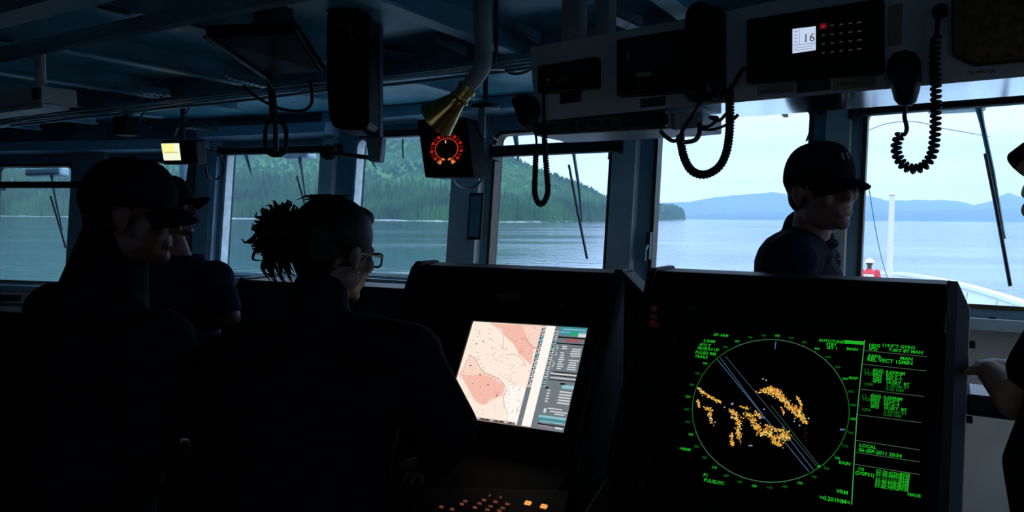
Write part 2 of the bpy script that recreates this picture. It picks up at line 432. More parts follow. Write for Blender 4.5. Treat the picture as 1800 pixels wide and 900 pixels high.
n2 = nt.nodes.new('ShaderNodeTexNoise'); n2.inputs['Scale'].default_value = .012; n2.inputs['Detail'].default_value = 3
nt.links.new(g.outputs['Position'], mp.inputs['Vector']); nt.links.new(mp.outputs['Vector'], n1.inputs['Vector']); mp2 = nt.nodes.new('ShaderNodeMapping'); mp2.inputs['Scale'].default_value = (.45, 1.5, 1); nt.links.new(g.outputs['Position'], mp2.inputs['Vector']); nt.links.new(mp2.outputs['Vector'], n2.inputs['Vector'])
mr = nt.nodes.new('ShaderNodeMapRange'); mr.inputs['From Min'].default_value = .42; mr.inputs['From Max'].default_value = .62; mr.inputs['To Min'].default_value = .03; mr.inputs['To Max'].default_value = .34
nt.links.new(n2.outputs['Fac'], mr.inputs['Value'])
bp = nt.nodes.new('ShaderNodeBump'); bp.inputs['Distance'].default_value = 1.0
nt.links.new(mr.outputs[0], bp.inputs['Strength']); nt.links.new(n1.outputs['Fac'], bp.inputs['Height']); nt.links.new(bp.outputs['Normal'], b.inputs['Normal'])
mb = MB(); E = 26000
ys = [-E, 0, 30, 80, 200, 500, 1200, 3000, 8000, E]; xs = [-E, -6000, -1500, -400, -100, 0, 100, 400, 1500, 6000, E]
vs = [(x, y, SEA) for y in ys for x in xs]; fs = [(j * 11 + i, j * 11 + i + 1, j * 11 + i + 12, j * 11 + i + 11) for j in range(9) for i in range(10)]
mb.add(vs, fs, wm); sea = S(mb.build('sea', org=V((0, 0, 0)), recalc=False)); sea['label'] = 'calm sea water between the ship and the shore'

# ------------------------------------------------------------------ wooded hill on the port bow
def pl(x, tab):
    if x <= tab[0][0]: return tab[0][1]
    for (a, b), (c, d) in zip(tab, tab[1:]):
        if x <= c: return b + (d - b) * (x - a) / (c - a)
    return tab[-1][1]
SHORE = [(-600, 380.5), (0, 380.5), (640, 387.5), (870, 391), (960, 390.5), (1085, 388.5), (1165, 386.8), (1206, 386.4)]
RIDGE = [(-600, 60), (0, 90), (300, 110), (600, 150), (760, 200), (868, 262), (905, 280), (950, 302), (990, 318), (1040, 336), (1062, 350), (1100, 356), (1150, 360), (1185, 362), (1200, 370), (1206, 385)]
hor = lambda x: 381.5 + .0085 * (x - 900)
def shoreY(px): return min(3400, (1.55 - SEA) * F / max(pl(px, SHORE) - hor(px), 1.5))
rnd = random.Random(3)
import mathutils.noise as mn
NX, NV = 240, 26
def hillpt(px, v):
    Y0 = shoreY(px); ext = pl(px, [(-600, 1700), (600, 1500), (900, 1100), (1060, 300), (1206, 120)])
    Yr = Y0 + ext * v; ys = pl(px, SHORE); yr = pl(px, RIDGE)
    a = min(1, v / .93); y = ys + (yr - ys) * (a ** 1.15)
    y += (mn.noise(V((px * .02, v * 5, 1))) * 9 + mn.noise(V((px * .07, v * 14, 5))) * 4) * math.sin(min(a, 1) * math.pi * .95) * min(1, (ys - yr) / 90)
    if v > .93: y += (v - .93) * 60 * (ys - yr) / 130
    return at(px, y, Yr)
hill_m = terrain_mat('wooded slope', (.014, .055, .042), (.060, .165, .055), .0055, 0)
vs = []; fs = []
for i in range(NX + 1):
    px = -600 + 1806 * i / NX
    for j in range(NV + 1): vs.append(hillpt(px, j / NV))
for i in range(NX):
    for j in range(NV):
        a = i * (NV + 1) + j; fs.append((a, a + NV + 1, a + NV + 2, a + 1))
mb = MB(); mb.add(vs, fs, hill_m); ho = S(mb.build('hill', smooth=False, org=V((0, 0, 0)))); ho['label'] = 'wooded hillside rising from the far shore'
# shore rocks strip is part of the hill; conifers stand on it
tree_m = terrain_mat('conifer foliage', (.011, .044, .034), (.046, .125, .048), .006, 0)
mb = MB(); tv = []; tf = []
def tree(p, h, r):
    k = len(tv); a0 = rnd.random() * 6
    for q, (zz, rr) in enumerate(((.06, 1), (.5, .62))):
        for j in range(5): tv.append(p + V((math.cos(a0 + j * 1.2566) * r * rr, math.sin(a0 + j * 1.2566) * r * rr, h * zz)))
    tv.append(p + Z * h)
    for j in range(5):
        j2 = (j + 1) % 5; tf.append((k + j, k + j2, k + 5 + j2, k + 5 + j)); tf.append((k + 5 + j, k + 5 + j2, k + 10))
for q in range(5200):
    px = rnd.uniform(-120, 1204); v = rnd.random() ** 2.2 * .3 + .004
    p = hillpt(px, v); k = min(1.35, p.y / 1250); tree(p - Z * 1.5, rnd.uniform(15, 33) * k, rnd.uniform(3.0, 5.2) * k)
for q in range(7500):
    px = rnd.uniform(-120, 1200); v = rnd.uniform(.2, .95); p = hillpt(px, v); tree(p - Z * 3, rnd.uniform(9, 15), rnd.uniform(6, 10))
for q in range(700):
    px = rnd.uniform(780, 1203); p = hillpt(px, rnd.uniform(.88, .94)); tree(p - Z * 2, rnd.uniform(9, 18), rnd.uniform(3, 5))
mb.add(tv, tf, tree_m); fo = mb.build('forest', org=V((0, 0, 0)), recalc=False)
tag(fo, 'conifer forest covering the hillside and the low point across the water', 'forest', kind='stuff')

mb = MB(); vs = []; fs = []
for i in range(160):
    px = -500 + 1600 * i / 159; p = hillpt(px, 0); q = p - V((0, 1, 0)) * (10 + 6 * mn.noise(V((px * .05, 0, 0)))); hh = max(.6, 1.9 + 2.2 * mn.noise(V((px * .02, 3, 0))) + 1.2 * mn.noise(V((px * .11, 3, 0))))
    vs += [V((q.x, q.y, SEA - 1)), V((p.x, p.y - 2, SEA + hh)), V((p.x, p.y + 14, SEA + hh + .6))]
for i in range(159):
    for j in range(2): a = i * 3 + j; fs.append((a, a + 3, a + 4, a + 1))
mb.add(vs, fs, terrain_mat('shore rock', (.10, .12, .11), (.34, .36, .32), .03, 0)); so_ = S(mb.build('shore', org=V((0, 0, 0)))); so_['label'] = 'narrow pale rocky shoreline below the trees'
# ------------------------------------------------------------------ distant ranges
def range_(name, Y, tab, c, lab, amp):
    mb = MB(); vs = []; fs = []; n = 200; x0, x1 = tab[0][0], tab[-1][0]; m = 7
    for i in range(n + 1):
        px = x0 + (x1 - x0) * i / n; y = pl(px, tab) + mn.noise(V((px * .04, Y * .01, 0))) * amp + mn.noise(V((px * .13, Y * .01, 3))) * amp * .5
        b = at(px, y, Y); b.z = max(b.z, SEA + 2)
        for j in range(m):
            t = j / (m - 1); w = 1 - (1 - t) ** 1.3
            p = b.copy(); p.y -= (1 - t) * 1400; p.x *= p.y / b.y; p.z = SEA - 3 + (b.z - SEA + 3) * w + mn.noise(V((px * .05, t * 4, 9))) * 40 * t * (1 - t) * 2
            vs.append(p)
        q = b.copy(); q.y += 1500; q.x *= q.y / b.y; q.z = SEA - 3; vs.append(q)
    k = m + 1
    for i in range(n):
        for j in range(m): a = i * k + j; fs.append((a, a + k, a + k + 1, a + 1))
    mb.add(vs, fs, terrain_mat(name + ' slopes', c, tuple(x * 1.5 for x in c), .002, 0)); o = S(mb.build(name, smooth=True, org=V((0, 0, 0)))); o['label'] = lab
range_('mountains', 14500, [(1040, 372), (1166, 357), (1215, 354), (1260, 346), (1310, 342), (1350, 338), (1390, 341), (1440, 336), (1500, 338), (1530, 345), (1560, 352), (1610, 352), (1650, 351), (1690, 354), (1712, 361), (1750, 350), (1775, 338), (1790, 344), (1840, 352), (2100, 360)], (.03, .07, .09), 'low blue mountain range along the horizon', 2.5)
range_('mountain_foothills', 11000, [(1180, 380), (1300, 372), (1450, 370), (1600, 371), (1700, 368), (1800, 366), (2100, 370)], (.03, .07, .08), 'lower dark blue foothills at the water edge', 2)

# ------------------------------------------------------------------ sea haze (air between the ship and the land)
hm = bpy.data.materials.new('sea haze'); hm.use_nodes = True; nt = hm.node_tree; nt.nodes.remove(nt.nodes['Principled BSDF'])
vo = nt.nodes.new('ShaderNodeVolumePrincipled'); vo.inputs['Color'].default_value = (.66, .82, 1, 1); vo.inputs['Density'].default_value = .000066; vo.inputs['Anisotropy'].default_value = .0
nt.links.new(vo.outputs[0], nt.nodes['Material Output'].inputs['Volume'])
mb = MB(); mb.box((0, 8100, 795), (32000, 0, 0), (0, 15900, 0), (0, 0, 1600), hm)
hz = mb.build('sea_haze', org=V((0, 0, 0))); tag(hz, 'thin blue haze over the water toward the mountains', 'haze', kind='stuff')

# ------------------------------------------------------------------ own ship's bow, mast, lookout
def SD(s, d, z): return U * s + N * d + Z * z
CS = -1.75
hw = [(25.9, 0.0), (25.6, .42), (24.9, .85), (23.6, 1.5), (22.0, 2.05), (20, 2.6), (18, 3.05), (15, 3.6), (12, 4.05), (8, 4.5), (5.5, 4.7)]
side = [(CS + w, d) for d, w in hw]; outl = [(CS - w, d) for d, w in hw[::-1]] + side[1:]
mb = MB(); mb.prism([SD(s, d, -1.55) for s, d in outl], V((0, 0, .1)), deckg_m); fd = mb.build('foredeck'); S(fd)
def bul(sign):
    mb = MB(); pr = []
    k = len(hw); vs = []; fs = []
    for d, w in hw:
        for (dw, z) in ((.0, -1.5), (.12, -.2), (.05, -.14), (.05, -.06), (.30, -.06), (.30, -.14), (.24, -.2), (.1, -2.6)):
            vs.append(SD(CS + sign * (w + dw - .12), d, z - (26 - d) * .006))
    n = 8
    for i in range(k - 1):
        for j in range(n): j2 = (j + 1) % n; fs.append((i * n + j, i * n + j2, (i + 1) * n + j2, (i + 1) * n + j))
    fs += [list(range(n)), list(range((k - 1) * n, k * n))]
    mb.add(vs, fs, white_m); return mb
br = root('bulwark', SD(CS, 16, -1.45), 'white painted bulwark of the ship bow beyond the starboard window', 'bulwark')
bul(1).build('starboard_plating', br); bul(-1).build('port_plating', br)
for d, w in hw[3:10]:
    for sg in (1, -1):
        mb = MB()
        a = SD(CS + sg * (w - .02), d, -.25); b = SD(CS + sg * (w - .75), d - .1, -1.45); c = SD(CS + sg * (w - .08), d, -1.45)
        mb.prism([a, b, c], N * .04, white_m); mb.build('bracket', br)
mp_ = at(1563, 490, 22.4); mp_.z = -1.45
ms = root('jackstaff', mp_, 'pale slender jackstaff standing on the bow', 'mast')
mb = MB(); top = at(1563, 345, 22.4); mb.tube([mp_, V((mp_.x, mp_.y, top.z - .1)), V((mp_.x, mp_.y, top.z))], [.095, .08, .07], mast_m, 12); mb.build('pole', ms, smooth=True)
mb = MB(); mb.lathe((mp_.x, mp_.y, top.z), Z, [(-.01, .03), (.02, .075), (.06, .085), (.1, .05), (.12, .01)], mast_m, 12); mb.build('truck', ms, smooth=True)
mb = MB(); mb.lathe(mp_, Z, [(0, .22), (.03, .22), (.05, .12), (.3, .1)], white_m, 12); mb.build('base', ms, smooth=True)
mb = MB(); a = at(1526, 322, 17); b = V((mp_.x - .05, mp_.y, -.2)); mb.tube([a + (b - a) * t - Z * .25 * math.sin(t * math.pi) for t in [k / 10 for k in range(11)]], .012, cable_m, 5)
o = mb.build('stay_wire'); tag(o, 'thin sagging wire running down to the jackstaff on the bow', 'wire')
tag(mb and MB().tube(smoothpath([at(1520, 232, 5.3), at(1560, 217, 5.6), at(1610, 214, 5.9), at(1660, 226, 6.2), at(1740, 240, 6.8)]), .004, cable_m, 5).build('antenna_wire'), 'thin curved line hanging outside the starboard window near its top', 'wire')
# ================================================================== interior fittings
def plane_frame(org, yaw, tilt):
    """panel frame: u along the panel, v up the panel (leaning away), n out of the panel toward the viewer"""
    u = V((math.cos(yaw), -math.sin(yaw), 0)); nh = V((math.sin(yaw), math.cos(yaw), 0))
    v = nh * math.sin(tilt) + Z * math.cos(tilt); n = u.cross(v)
    return org, u, v, n

# ------------------------------------------------------------------ deckhead: beams, girder, conduits
def on_ceil(s, d, z=0): return U * s + N * d + Z * (CEIL - z)
mb_i = 0
for s in [-7.2, -6.4, -5.6, -4.8, -4.0, -3.2, -2.4, -1.6, -.8, 0.0, .8, 1.6]:
    mb = MB(); a, b = on_ceil(s, -.2), on_ceil(s, 4.02 if s > -1.9 else (3.6 if s > -3 else 3.2))
    mb.box((a + b) / 2 - Z * .045, U * .012, b - a, Z * .09, beam_m); mb.box((a + b) / 2 - Z * .094, U * .07, b - a, Z * .010, beam_m)
    mb.build('deck_beam', None); o = bpy.data.objects[-1] if False else None
for o in list(col.objects):
    if o.name.startswith('deck_beam'): S(o)
for d in (1.25, 2.75):
    mb = MB(); a, b = on_ceil(-6.2, d), on_ceil(2.2, d)
    mb.box((a + b) / 2 - Z * .065, N * .014, b - a, Z * .13, beam_m); mb.box((a + b) / 2 - Z * .134, N * .10, b - a, Z * .012, beam_m)
    S(mb.build('deck_girder'))
def run(name, lab, s0, s1, d, z, r, mt, wob=.012, n=16, seed=0, grp=None):
    q = random.Random(seed); pts = []
    for k in range(n + 1): pts.append(on_ceil(s0 + (s1 - s0) * k / n, d + q.uniform(-wob, wob), z + q.uniform(-wob, wob) * .5))
    o = MB().tube(smoothpath(pts, 4), r, mt, 7).build(name, smooth=True); return tag(o, lab, 'pipe' if 'pipe' in name else 'cable', grp)
grpC = 'cables run across the deckhead'
for k, (d, z, r) in enumerate([(2.46, .16, .011), (2.51, .165, .009), (2.57, .155, .012), (2.62, .17, .008)]):
    run('overhead_cable', 'grey cable in the bundle strung across the dark deckhead', -5.6, 1.2, d, z, r, beam_m, .010, 16, k, grpC)
run('overhead_pipe', 'thicker grey pipe crossing the deckhead', -5.6, 1.0, 1.52, .135, .03, beam_m, .0, 4, 2)
# loose cable drops near the cornice
def wire(name, lab, pts, r=.006, mt=None, cat='cable', grp=None, k=6):
    o = MB().tube(smoothpath(pts, k), r, mt or cable_m, 6).build(name, smooth=True); return tag(o, lab, cat, grp)
wire('cable_drop', 'pale cable looping down from the deckhead left of the small lit display', [at(296, 165, 4.6), at(284, 185, 4.6), at(258, 195, 4.6), at(246, 210, 4.6), at(254, 221, 4.6), at(266, 224, 4.6)], .006)
wire('cable_drop', 'pale cable dropping straight to the small lit display', [at(323, 158, 4.7), at(321, 190, 4.7), at(319, 210, 4.7), at(311, 224, 4.7), at(306, 240, 4.7)], .009)
wire('cable_drop', 'pale cable with a kink right of the small lit display', [at(352, 158, 4.8), at(330, 195, 4.8), at(322, 213, 4.8), at(345, 216, 4.8), at(362, 220, 4.8)], .006)
wire('cable_drop', 'black cable hanging in a loop down the pillar beside the lit display', [at(352, 262, 5.2), at(380, 268, 5.3), at(392, 285, 5.4), at(392, 305, 5.4), at(380, 315, 5.4), at(366, 311, 5.3), at(362, 290, 5.2)], .008, gask_m)
wire('cable_drop', 'dark curved cable hanging below the folded black monitor', [at(428, 150, 3.2), at(450, 170, 3.2), at(490, 190, 3.2), at(530, 195, 3.2), at(548, 180, 3.2), at(545, 140, 3.2)], .007, gask_m)
wire('cable_drop', 'dark looping cable hanging right of the voice pipe elbow', [at(870, 100, 3.2), at(880, 118, 3.2), at(905, 130, 3.2), at(935, 120, 3.2), at(948, 92, 3.3)], .007)
wire('cable_drop', 'grey cable arching over left of the voice pipe', [at(775, 82, 3.3), at(778, 40, 3.3), at(795, 24, 3.3), at(830, 20, 3.3)], .007)
wire('cable_drop', 'grey cable dropping behind the red dial repeater box', [at(842, 200, 3.7), at(846, 240, 3.7), at(850, 290, 3.7), at(845, 318, 3.7), at(825, 331, 3.7), at(805, 327, 3.6), at(795, 312, 3.4)], .006, cable_m)
wire('cable_drop', 'grey cable curving over the cornice right of the red dial box', [at(856, 205, 3.9), at(858, 225, 3.9), at(866, 240, 3.9), at(876, 246, 4.0)], .006)

def cable_tray(px0, py0, px1, py1, Y0, Y1, lab, w=.09):
    a, b = at(px0, py0, Y0), at(px1, py1, Y1); t = (b - a); mb = MB(); side = t.cross(Z).normalized()
    mb.box((a + b) / 2, t, side * w, Z * .006, alu_tray); mb.box((a + b) / 2 + side * w / 2 + Z * .012, t, side * .004, Z * .03, alu_tray); mb.box((a + b) / 2 - side * w / 2 + Z * .012, t, side * .004, Z * .03, alu_tray)
    for k in range(1, 8): mb.box(a + t * k / 8 - Z * .006, t.normalized() * .02, side * w, Z * .008, alu_tray)
    return tag(mb.build('cable_tray'), lab, 'cable tray')
alu_tray = mat('cable tray paint', (.20, .34, .42), .35, .2)
cable_tray(905, 52, 950, 76, 3.0, 3.0, 'pale metal cable tray under the deckhead left of the grey overhead console')
cable_tray(765, 70, 822, 96, 3.2, 3.2, 'pale metal cable tray under the deckhead left of the voice pipe')
cable_tray(1075, 28, 1125, 50, 2.6, 2.6, 'pale metal cable tray above the grey overhead console')
cable_tray(660, 100, 745, 112, 3.4, 3.6, 'pale metal cable tray right of the black overhead cabinet', .12)
cable_tray(395, 132, 470, 152, 3.4, 3.5, 'pale metal cable tray below the folded monitor', .05)
cable_tray(208, 155, 300, 168, 4.0, 4.1, 'pale metal cable tray above the loose cables by the lit display', .07)

# ------------------------------------------------------------------ lamp, junction box
a = at(104, 169, 3.3); lt = root('ceiling_light', a, 'long grey fluorescent light fitting hung from a rod at the left', 'light')
mb = MB(); c = a - U * .55; mb.box(c, U * 1.1, N * .16, Z * .075, grayp_m); mb.build('housing', lt, bev=.008)
mb = MB(); mb.box(c - Z * .045, U * 1.04, N * .12, Z * .02, mat('lamp diffuser', (.78, .86, .9), .4)); mb.build('diffuser', lt, bev=.006)
mb = MB(); p = at(72, 150, 3.32); mb.tube([V((p.x, p.y, a.z)), V((p.x, p.y, CEIL))], .022, grayp_m, 10); mb.build('hanger_rod', lt, smooth=True)
mb = MB(); e = a + U * .001 - N * .082; mb.box(a - U * .02 - N * .085, U * .05, N * .012, Z * .05, gask_m); mb.build('switch', lt)
a = at(222, 222, 4.6); jb = root('loudspeaker', a, 'small black box speaker on the beam left of the lit display', 'speaker')
mb = MB(); mb.box(a, U * .115, N * .11, Z * .115, blackp_m); mb.build('housing', jb, bev=.01)
mb = MB(); mb.lathe(a - N * .055, -N, [(0, .042), (.006, .042), (.008, .036), (.002, .01)], gask_m, 16); mb.build('grille', jb, smooth=True)
mb = MB(); mb.box(V((a.x, a.y, (a.z + .05 + CEIL) / 2)) + U * .02, U * .07, N * .03, Z * (CEIL - a.z - .05), beam_m); mb.build('bracket', jb, bev=.004)

# ------------------------------------------------------------------ small lit display on the cornice
o, u, v, n = plane_frame(at(299, 268, 4.55), R(14), R(-6))
dp = root('display_unit', o, 'small black display with a lit yellow screen above the two men', 'display')
mb = MB(); c = o + n * -.06 + u * .055; mb.box(c, u * .245, v * .15, n * .10, blackp_m); mb.build('housing', dp, bev=.012)
mb = MB(); p = [(-.066, .055), (.062, .055), (.066, -.048), (-.056, -.048)]
scr_y = emi('display yellow', (1.0, .98, .62), 1.0); scr_w = emi('display pale', (.96, .99, .86), 1.0); scr_d = emi('display amber', (.93, .86, .48), .9)
q = lambda x, y, h=.0: o + u * x + v * y + n * (-.0085 + h)
mb.poly([q(*t) for t in p], scr_w); mb.poly([q(x, y, .0004) for x, y in [(-.062, .052), (.02, .052), (.03, .002), (-.058, .002)]], scr_y)
mb.poly([q(x, y, .0006) for x, y in [(-.05, .004), (.05, .004), (.05, -.004), (-.05, -.004)]], scr_d); mb.build('screen', dp, recalc=False)
mb = MB(); mb.tube([c + v * .07, c + v * .13, V((c.x, c.y, CEIL))], .016, darkst_m, 8); mb.box(c + v * .155 + N * .1, u * .12, N * .2, Z * .012, darkst_m); mb.build('bracket', dp)

# ------------------------------------------------------------------ folded monitor under the deckhead
A, B, C_, D = atz(360, 62, 2.15), atz(521, 54, 2.16), atz(570, 127, 2.10), atz(466, 133, 2.10)
mo = root('monitor', (A + B + C_ + D) / 4, 'black flat monitor folded up flat under the deckhead', 'monitor')
mb = MB(); mb.hexa([A, B, C_, D, A + Z * .035, B + Z * .035, C_ + Z * .035, D + Z * .035], black_m); mb.build('casing', mo, bev=.008)
mb = MB(); i_ = lambda p: p + ((A + B + C_ + D) / 4 - p) * .10 - Z * .003
mb.poly([i_(A), i_(B), i_(C_), i_(D)], black_m); mb.build('screen', mo, recalc=False)
mb = MB(); cc = (A + B + C_ + D) / 4; mb.box(cc + Z * .10, U * .10, N * .10, Z * .14, darkst_m); mb.build('mount', mo, bev=.005)
mb = MB(); mb.tube([A - Z * .005, D - Z * .008, D + (D - A) * .15 - Z * .03], .007, darkst_m, 6); mb.build('edge_rail', mo)
p0 = at(480, 120, 3.05); hk = root('hanging_handle', p0, 'dark oval loop handle on a short rod below the folded monitor', 'handle')
mb = MB(); mb.tube([at(470, 132, 3.05), at(478, 165, 3.05), at(482, 212, 3.05)], [.012, .016, .018], darkst_m, 8); mb.build('rod', hk, smooth=True)
mb = MB(); c = at(485, 243, 3.05); mb.tube([c + V((math.copysign(abs(math.cos(t)) ** .7, math.cos(t)) * .040, math.cos(t) * .01, math.copysign(abs(math.sin(t)) ** .7, math.sin(t)) * .07)) for t in [2 * math.pi * k / 28 for k in range(28)]], .009, gask_m, 8, closed=True); mb.build('loop', hk, smooth=True)
mb = MB(); mb.box(c + Z * .01, V((.02, 0, 0)), V((0, .015, 0)), V((0, 0, .12)), darkst_m); mb.build('catch', hk, bev=.003)

# ------------------------------------------------------------------ black overhead cabinet and grey trunk
a = at(612, 130, 2.8)
ca = root('overhead_cabinet', a, 'tall black cabinet with a rounded base hanging from the deckhead', 'cabinet')
xl, xr = at(575, 120, 2.8), at(649, 120, 2.8); wv = xr - xl
mb = MB(); prof = []
zt = at(612, 22, 2.8).z; zb = at(612, 228, 2.8).z
for (fx, z) in ((0, zt), (1, zt), (1, zb + .03), (.93, zb + .005), (.8, zb), (.3, zb), (.12, zb + .015), (.03, zb + .05), (-.01, zb + .16), (-.01, zb + .3)): prof.append(V((xl.x, xl.y, z)) + V((wv.x, wv.y, 0)) * fx)
mb.prism(prof, V((.0, .22, 0)), black_m); mb.build('casing', ca, bev=.006)
mb = MB(); mb.box(V((a.x + .01, a.y + .1, (zt + CEIL) / 2)), V((.10, 0, 0)), V((0, .12, 0)), V((0, 0, CEIL - zt)), darkst_m); mb.build('mount', ca)
mb = MB(); mb.tube(smoothpath([at(585, 30, 2.75), at(600, 48, 2.74), at(612, 40, 2.74), at(618, 70, 2.75)]), .006, wood_m, 6); mb.tube(smoothpath([at(560, 10, 2.9), at(590, 22, 2.8), at(632, 20, 2.8), at(640, 0, 2.85)]), .008, darkst_m, 6); mb.build('cable', ca, smooth=True)
mb = MB(); mb.box(at(624, 120, 2.79), V((.004, 0, 0)), V((0, .006, 0)), V((0, 0, .38)), gask_m); mb.build('door_seam', ca)
a = at(655, 262, 3.0); tk = root('grey_trunking', a, 'square grey trunking with a tapered lower end beside the black cabinet', 'trunking')
mb = MB(); x0, x1 = at(648, 240, 3.0), at(668, 240, 3.0); w = x1 - x0
p = V((x0.x, x0.y, x0.z)); mb.hexa([p, p + w, p + w + V((0, .08, 0)), p + V((0, .08, 0)), V((p.x, p.y, CEIL)), V((p.x, p.y, CEIL)) + V((w.x, 0, 0)), V((p.x + w.x, p.y + .08, CEIL)), V((p.x, p.y + .08, CEIL))], mat('trunking paint', (.05, .085, .095), .5)); mb.build('duct', tk, bev=.004)
mb = MB(); q = [at(642, 240, 2.99), at(672, 240, 2.99), at(668, 283, 2.99), at(648, 283, 2.99)]; mb.hexa(q + [x + V((0, .10, 0)) for x in q], mat('trunking end paint', (.12, .19, .22), .5)); mb.build('end_box', tk, bev=.004)
a = at(575, 268, 3.4); sl = root('searchlight_control', a, 'dark round handwheel on a thin shaft beside the trunking', 'control')
mb = MB(); b = at(648, 277, 3.15); ax = (b - a).normalized(); mb.lathe(at(571, 267, 3.42), ax, [(0, .01), (.004, .03), (.03, .036), (.055, .032), (.065, .014)], gask_m, 16); mb.build('knob', sl, smooth=True)
mb = MB(); mb.tube([a, b, at(656, 279, 3.05)], [.010, .010, .008], darkst_m, 8); mb.build('shaft', sl, smooth=True)
wire('pull_cord', 'thin dark pull cord with a toggle hanging in front of the hillside window', [at(708, 244, 4.6), at(708, 262, 4.6), at(709, 279, 4.6)], .004, gask_m, 'cord').data
MBt = MB(); c = at(708.5, 281, 4.6); MBt.ell(c, (V((.007, 0, 0)), V((0, .007, 0)), V((0, 0, .014))), gask_m, 8, 6); ob = MBt.build('toggle', bpy.data.objects['pull_cord']) if False else None

# ------------------------------------------------------------------ voice pipe
Yv = 2.6
a = at(850, 60, Yv); vp = root('voice_pipe', a, 'grey voice pipe bending to a flared brass mouthpiece above the red dial', 'voice pipe')
_t = at(847, -14, Yv); _t.z = CEIL
pts = [_t, at(848, 40, Yv), at(850, 80, Yv), at(850, 106, Yv), at(847, 120, Yv), at(838, 134, Yv), at(826, 149, Yv), at(816, 162, Yv)]
mb = MB(); mb.tube(pts, [.032, .032, .031, .031, .031, .030, .027, .025], graypipe_m, 18); mb.build('pipe', vp, smooth=True)
mb = MB(); e0, e1 = at(824, 152, Yv), at(806, 175, Yv); ax = (e1 - e0); L = ax.length
mb.lathe(e0, ax, [(0, .030), (.004, .035), (L * .35, .035), (L * .40, .030), (L * .8, .030), (L * .85, .036), (L, .036), (L + .003, .03)], brass_m, 24); mb.build('collar', vp, smooth=True)
m0 = at(808, 172, Yv); m1 = at(766, 207, Yv); ax = (m1 - m0) + V((0, .05, .0)); L = ax.length
mb = MB(); mb.lathe(m0, ax, [(0, .030), (L * .1, .031), (L * .3, .040), (L * .6, .053), (L * .9, .065), (L, .070), (L + .004, .071), (L + .004, .067), (L * .6, .047), (L * .3, .03)], brass_m, 32); mb.build('mouthpiece', vp, smooth=True)
mb = MB(); mb.box(at(872, 118, Yv + .03), V((.06, 0, 0)), V((0, .03, 0)), V((0, 0, .02)), steel_m); mb.tube([at(868, 118, Yv + .03), at(872, 90, Yv + .03), at(872, -20, Yv + .03)], .008, darkst_m, 8); mb.build('support_clip', vp)

# ------------------------------------------------------------------ rudder angle / heading repeater with red dial
Yh = 3.2
A, B, C_, D = at(733, 211, Yh), at(820, 207, Yh - .02), at(832, 311, Yh - .10), at(747, 312, Yh - .08)
hi = root('dial_repeater', (A + C_) / 2, 'black tilted box with a glowing red dial below the brass mouthpiece', 'instrument')
bk = N * .12 + V((.0, .02, 0))
A2, B2, C2, D2 = [p + bk for p in (A, B, C_, D)]
mb = MB(); mb.hexa([A, B, C_, D, A2, B2, C2, D2], black_m); mb.build('housing', hi, bev=.004)
du = (B - A).normalized(); dvv = (A - D); dvv = (dvv - du * dvv.dot(du)).normalized(); dn = du.cross(dvv)
if dn.y > 0: dn = -dn
red1 = emi('dial red', (.84, .18, .11), .8); red2 = emi('dial dark red', (.5, .07, .05), .7); amb = emi('dial amber', (.95, .55, .30), .8); wht = emi('dial pointer', (.95, .75, .62), .7)
dc = hit(785, 262, A + dn * .003, dn)
mb = MB()
def dq(r, t, h=.001): return dc + du * (math.sin(t) * r) + dvv * (math.cos(t) * r) + dn * h
def ring(r0, r1, t0, t1, mt, k=40, h=.001):
    for i in range(k):
        a, b = t0 + (t1 - t0) * i / k, t0 + (t1 - t0) * (i + 1) / k
        mb.poly([dq(r0, a, h), dq(r0, b, h), dq(r1, b, h), dq(r1, a, h)], mt)
mb.lathe(dc - dn * .006, dn, [(0, .088), (.006, .088)], gask_m, 40)
ring(.046, .050, R(-152), R(152), red1)
for k in range(19):
    t = R(-148 + k * 296 / 18); m = red1 if k % 2 else red2
    for j in range(2):
        tt = t + R(-3 + 6 * j); mb.poly([dq(.058, tt - R(2.2)), dq(.058, tt + R(2.2)), dq(.070, tt + R(2.0)), dq(.070, tt - R(2.0))], m)
    mb.poly([dq(.050, t - R(1)), dq(.050, t + R(1)), dq(.056, t + R(1)), dq(.056, t - R(1))], red1)
for sgn in (-1, 1):
    ring(.044, .052, R(sgn * 155), R(sgn * 172), amb, 6); mb.poly([dq(.055, R(sgn * 150)), dq(.072, R(sgn * 146)), dq(.074, R(sgn * 160)), dq(.058, R(sgn * 162))], amb)
mb.build('dial', hi, recalc=False)
mb = MB(); t = R(-8); mb.poly([dq(.026, t - R(7), .002), dq(.026, t + R(7), .002), dq(.041, t + R(3), .002), dq(.041, t - R(3), .002)], wht); mb.build('pointer', hi, recalc=False)
mb = MB(); p = (B + B2) / 2; mb.box(p + V((.03, .05, .01)), V((.03, 0, 0)), V((0, .06, 0)), V((0, 0, .16)), steel_m); mb.lathe(p + V((.045, .06, .055)), Z, [(0, .062), (.01, .066), (.02, .062)], darkst_m, 20); mb.tube([p + V((.045, .06, .06)), V((p.x + .045, p.y + .06, CEIL))], .012, darkst_m, 8); mb.build('bracket', hi, bev=.003)

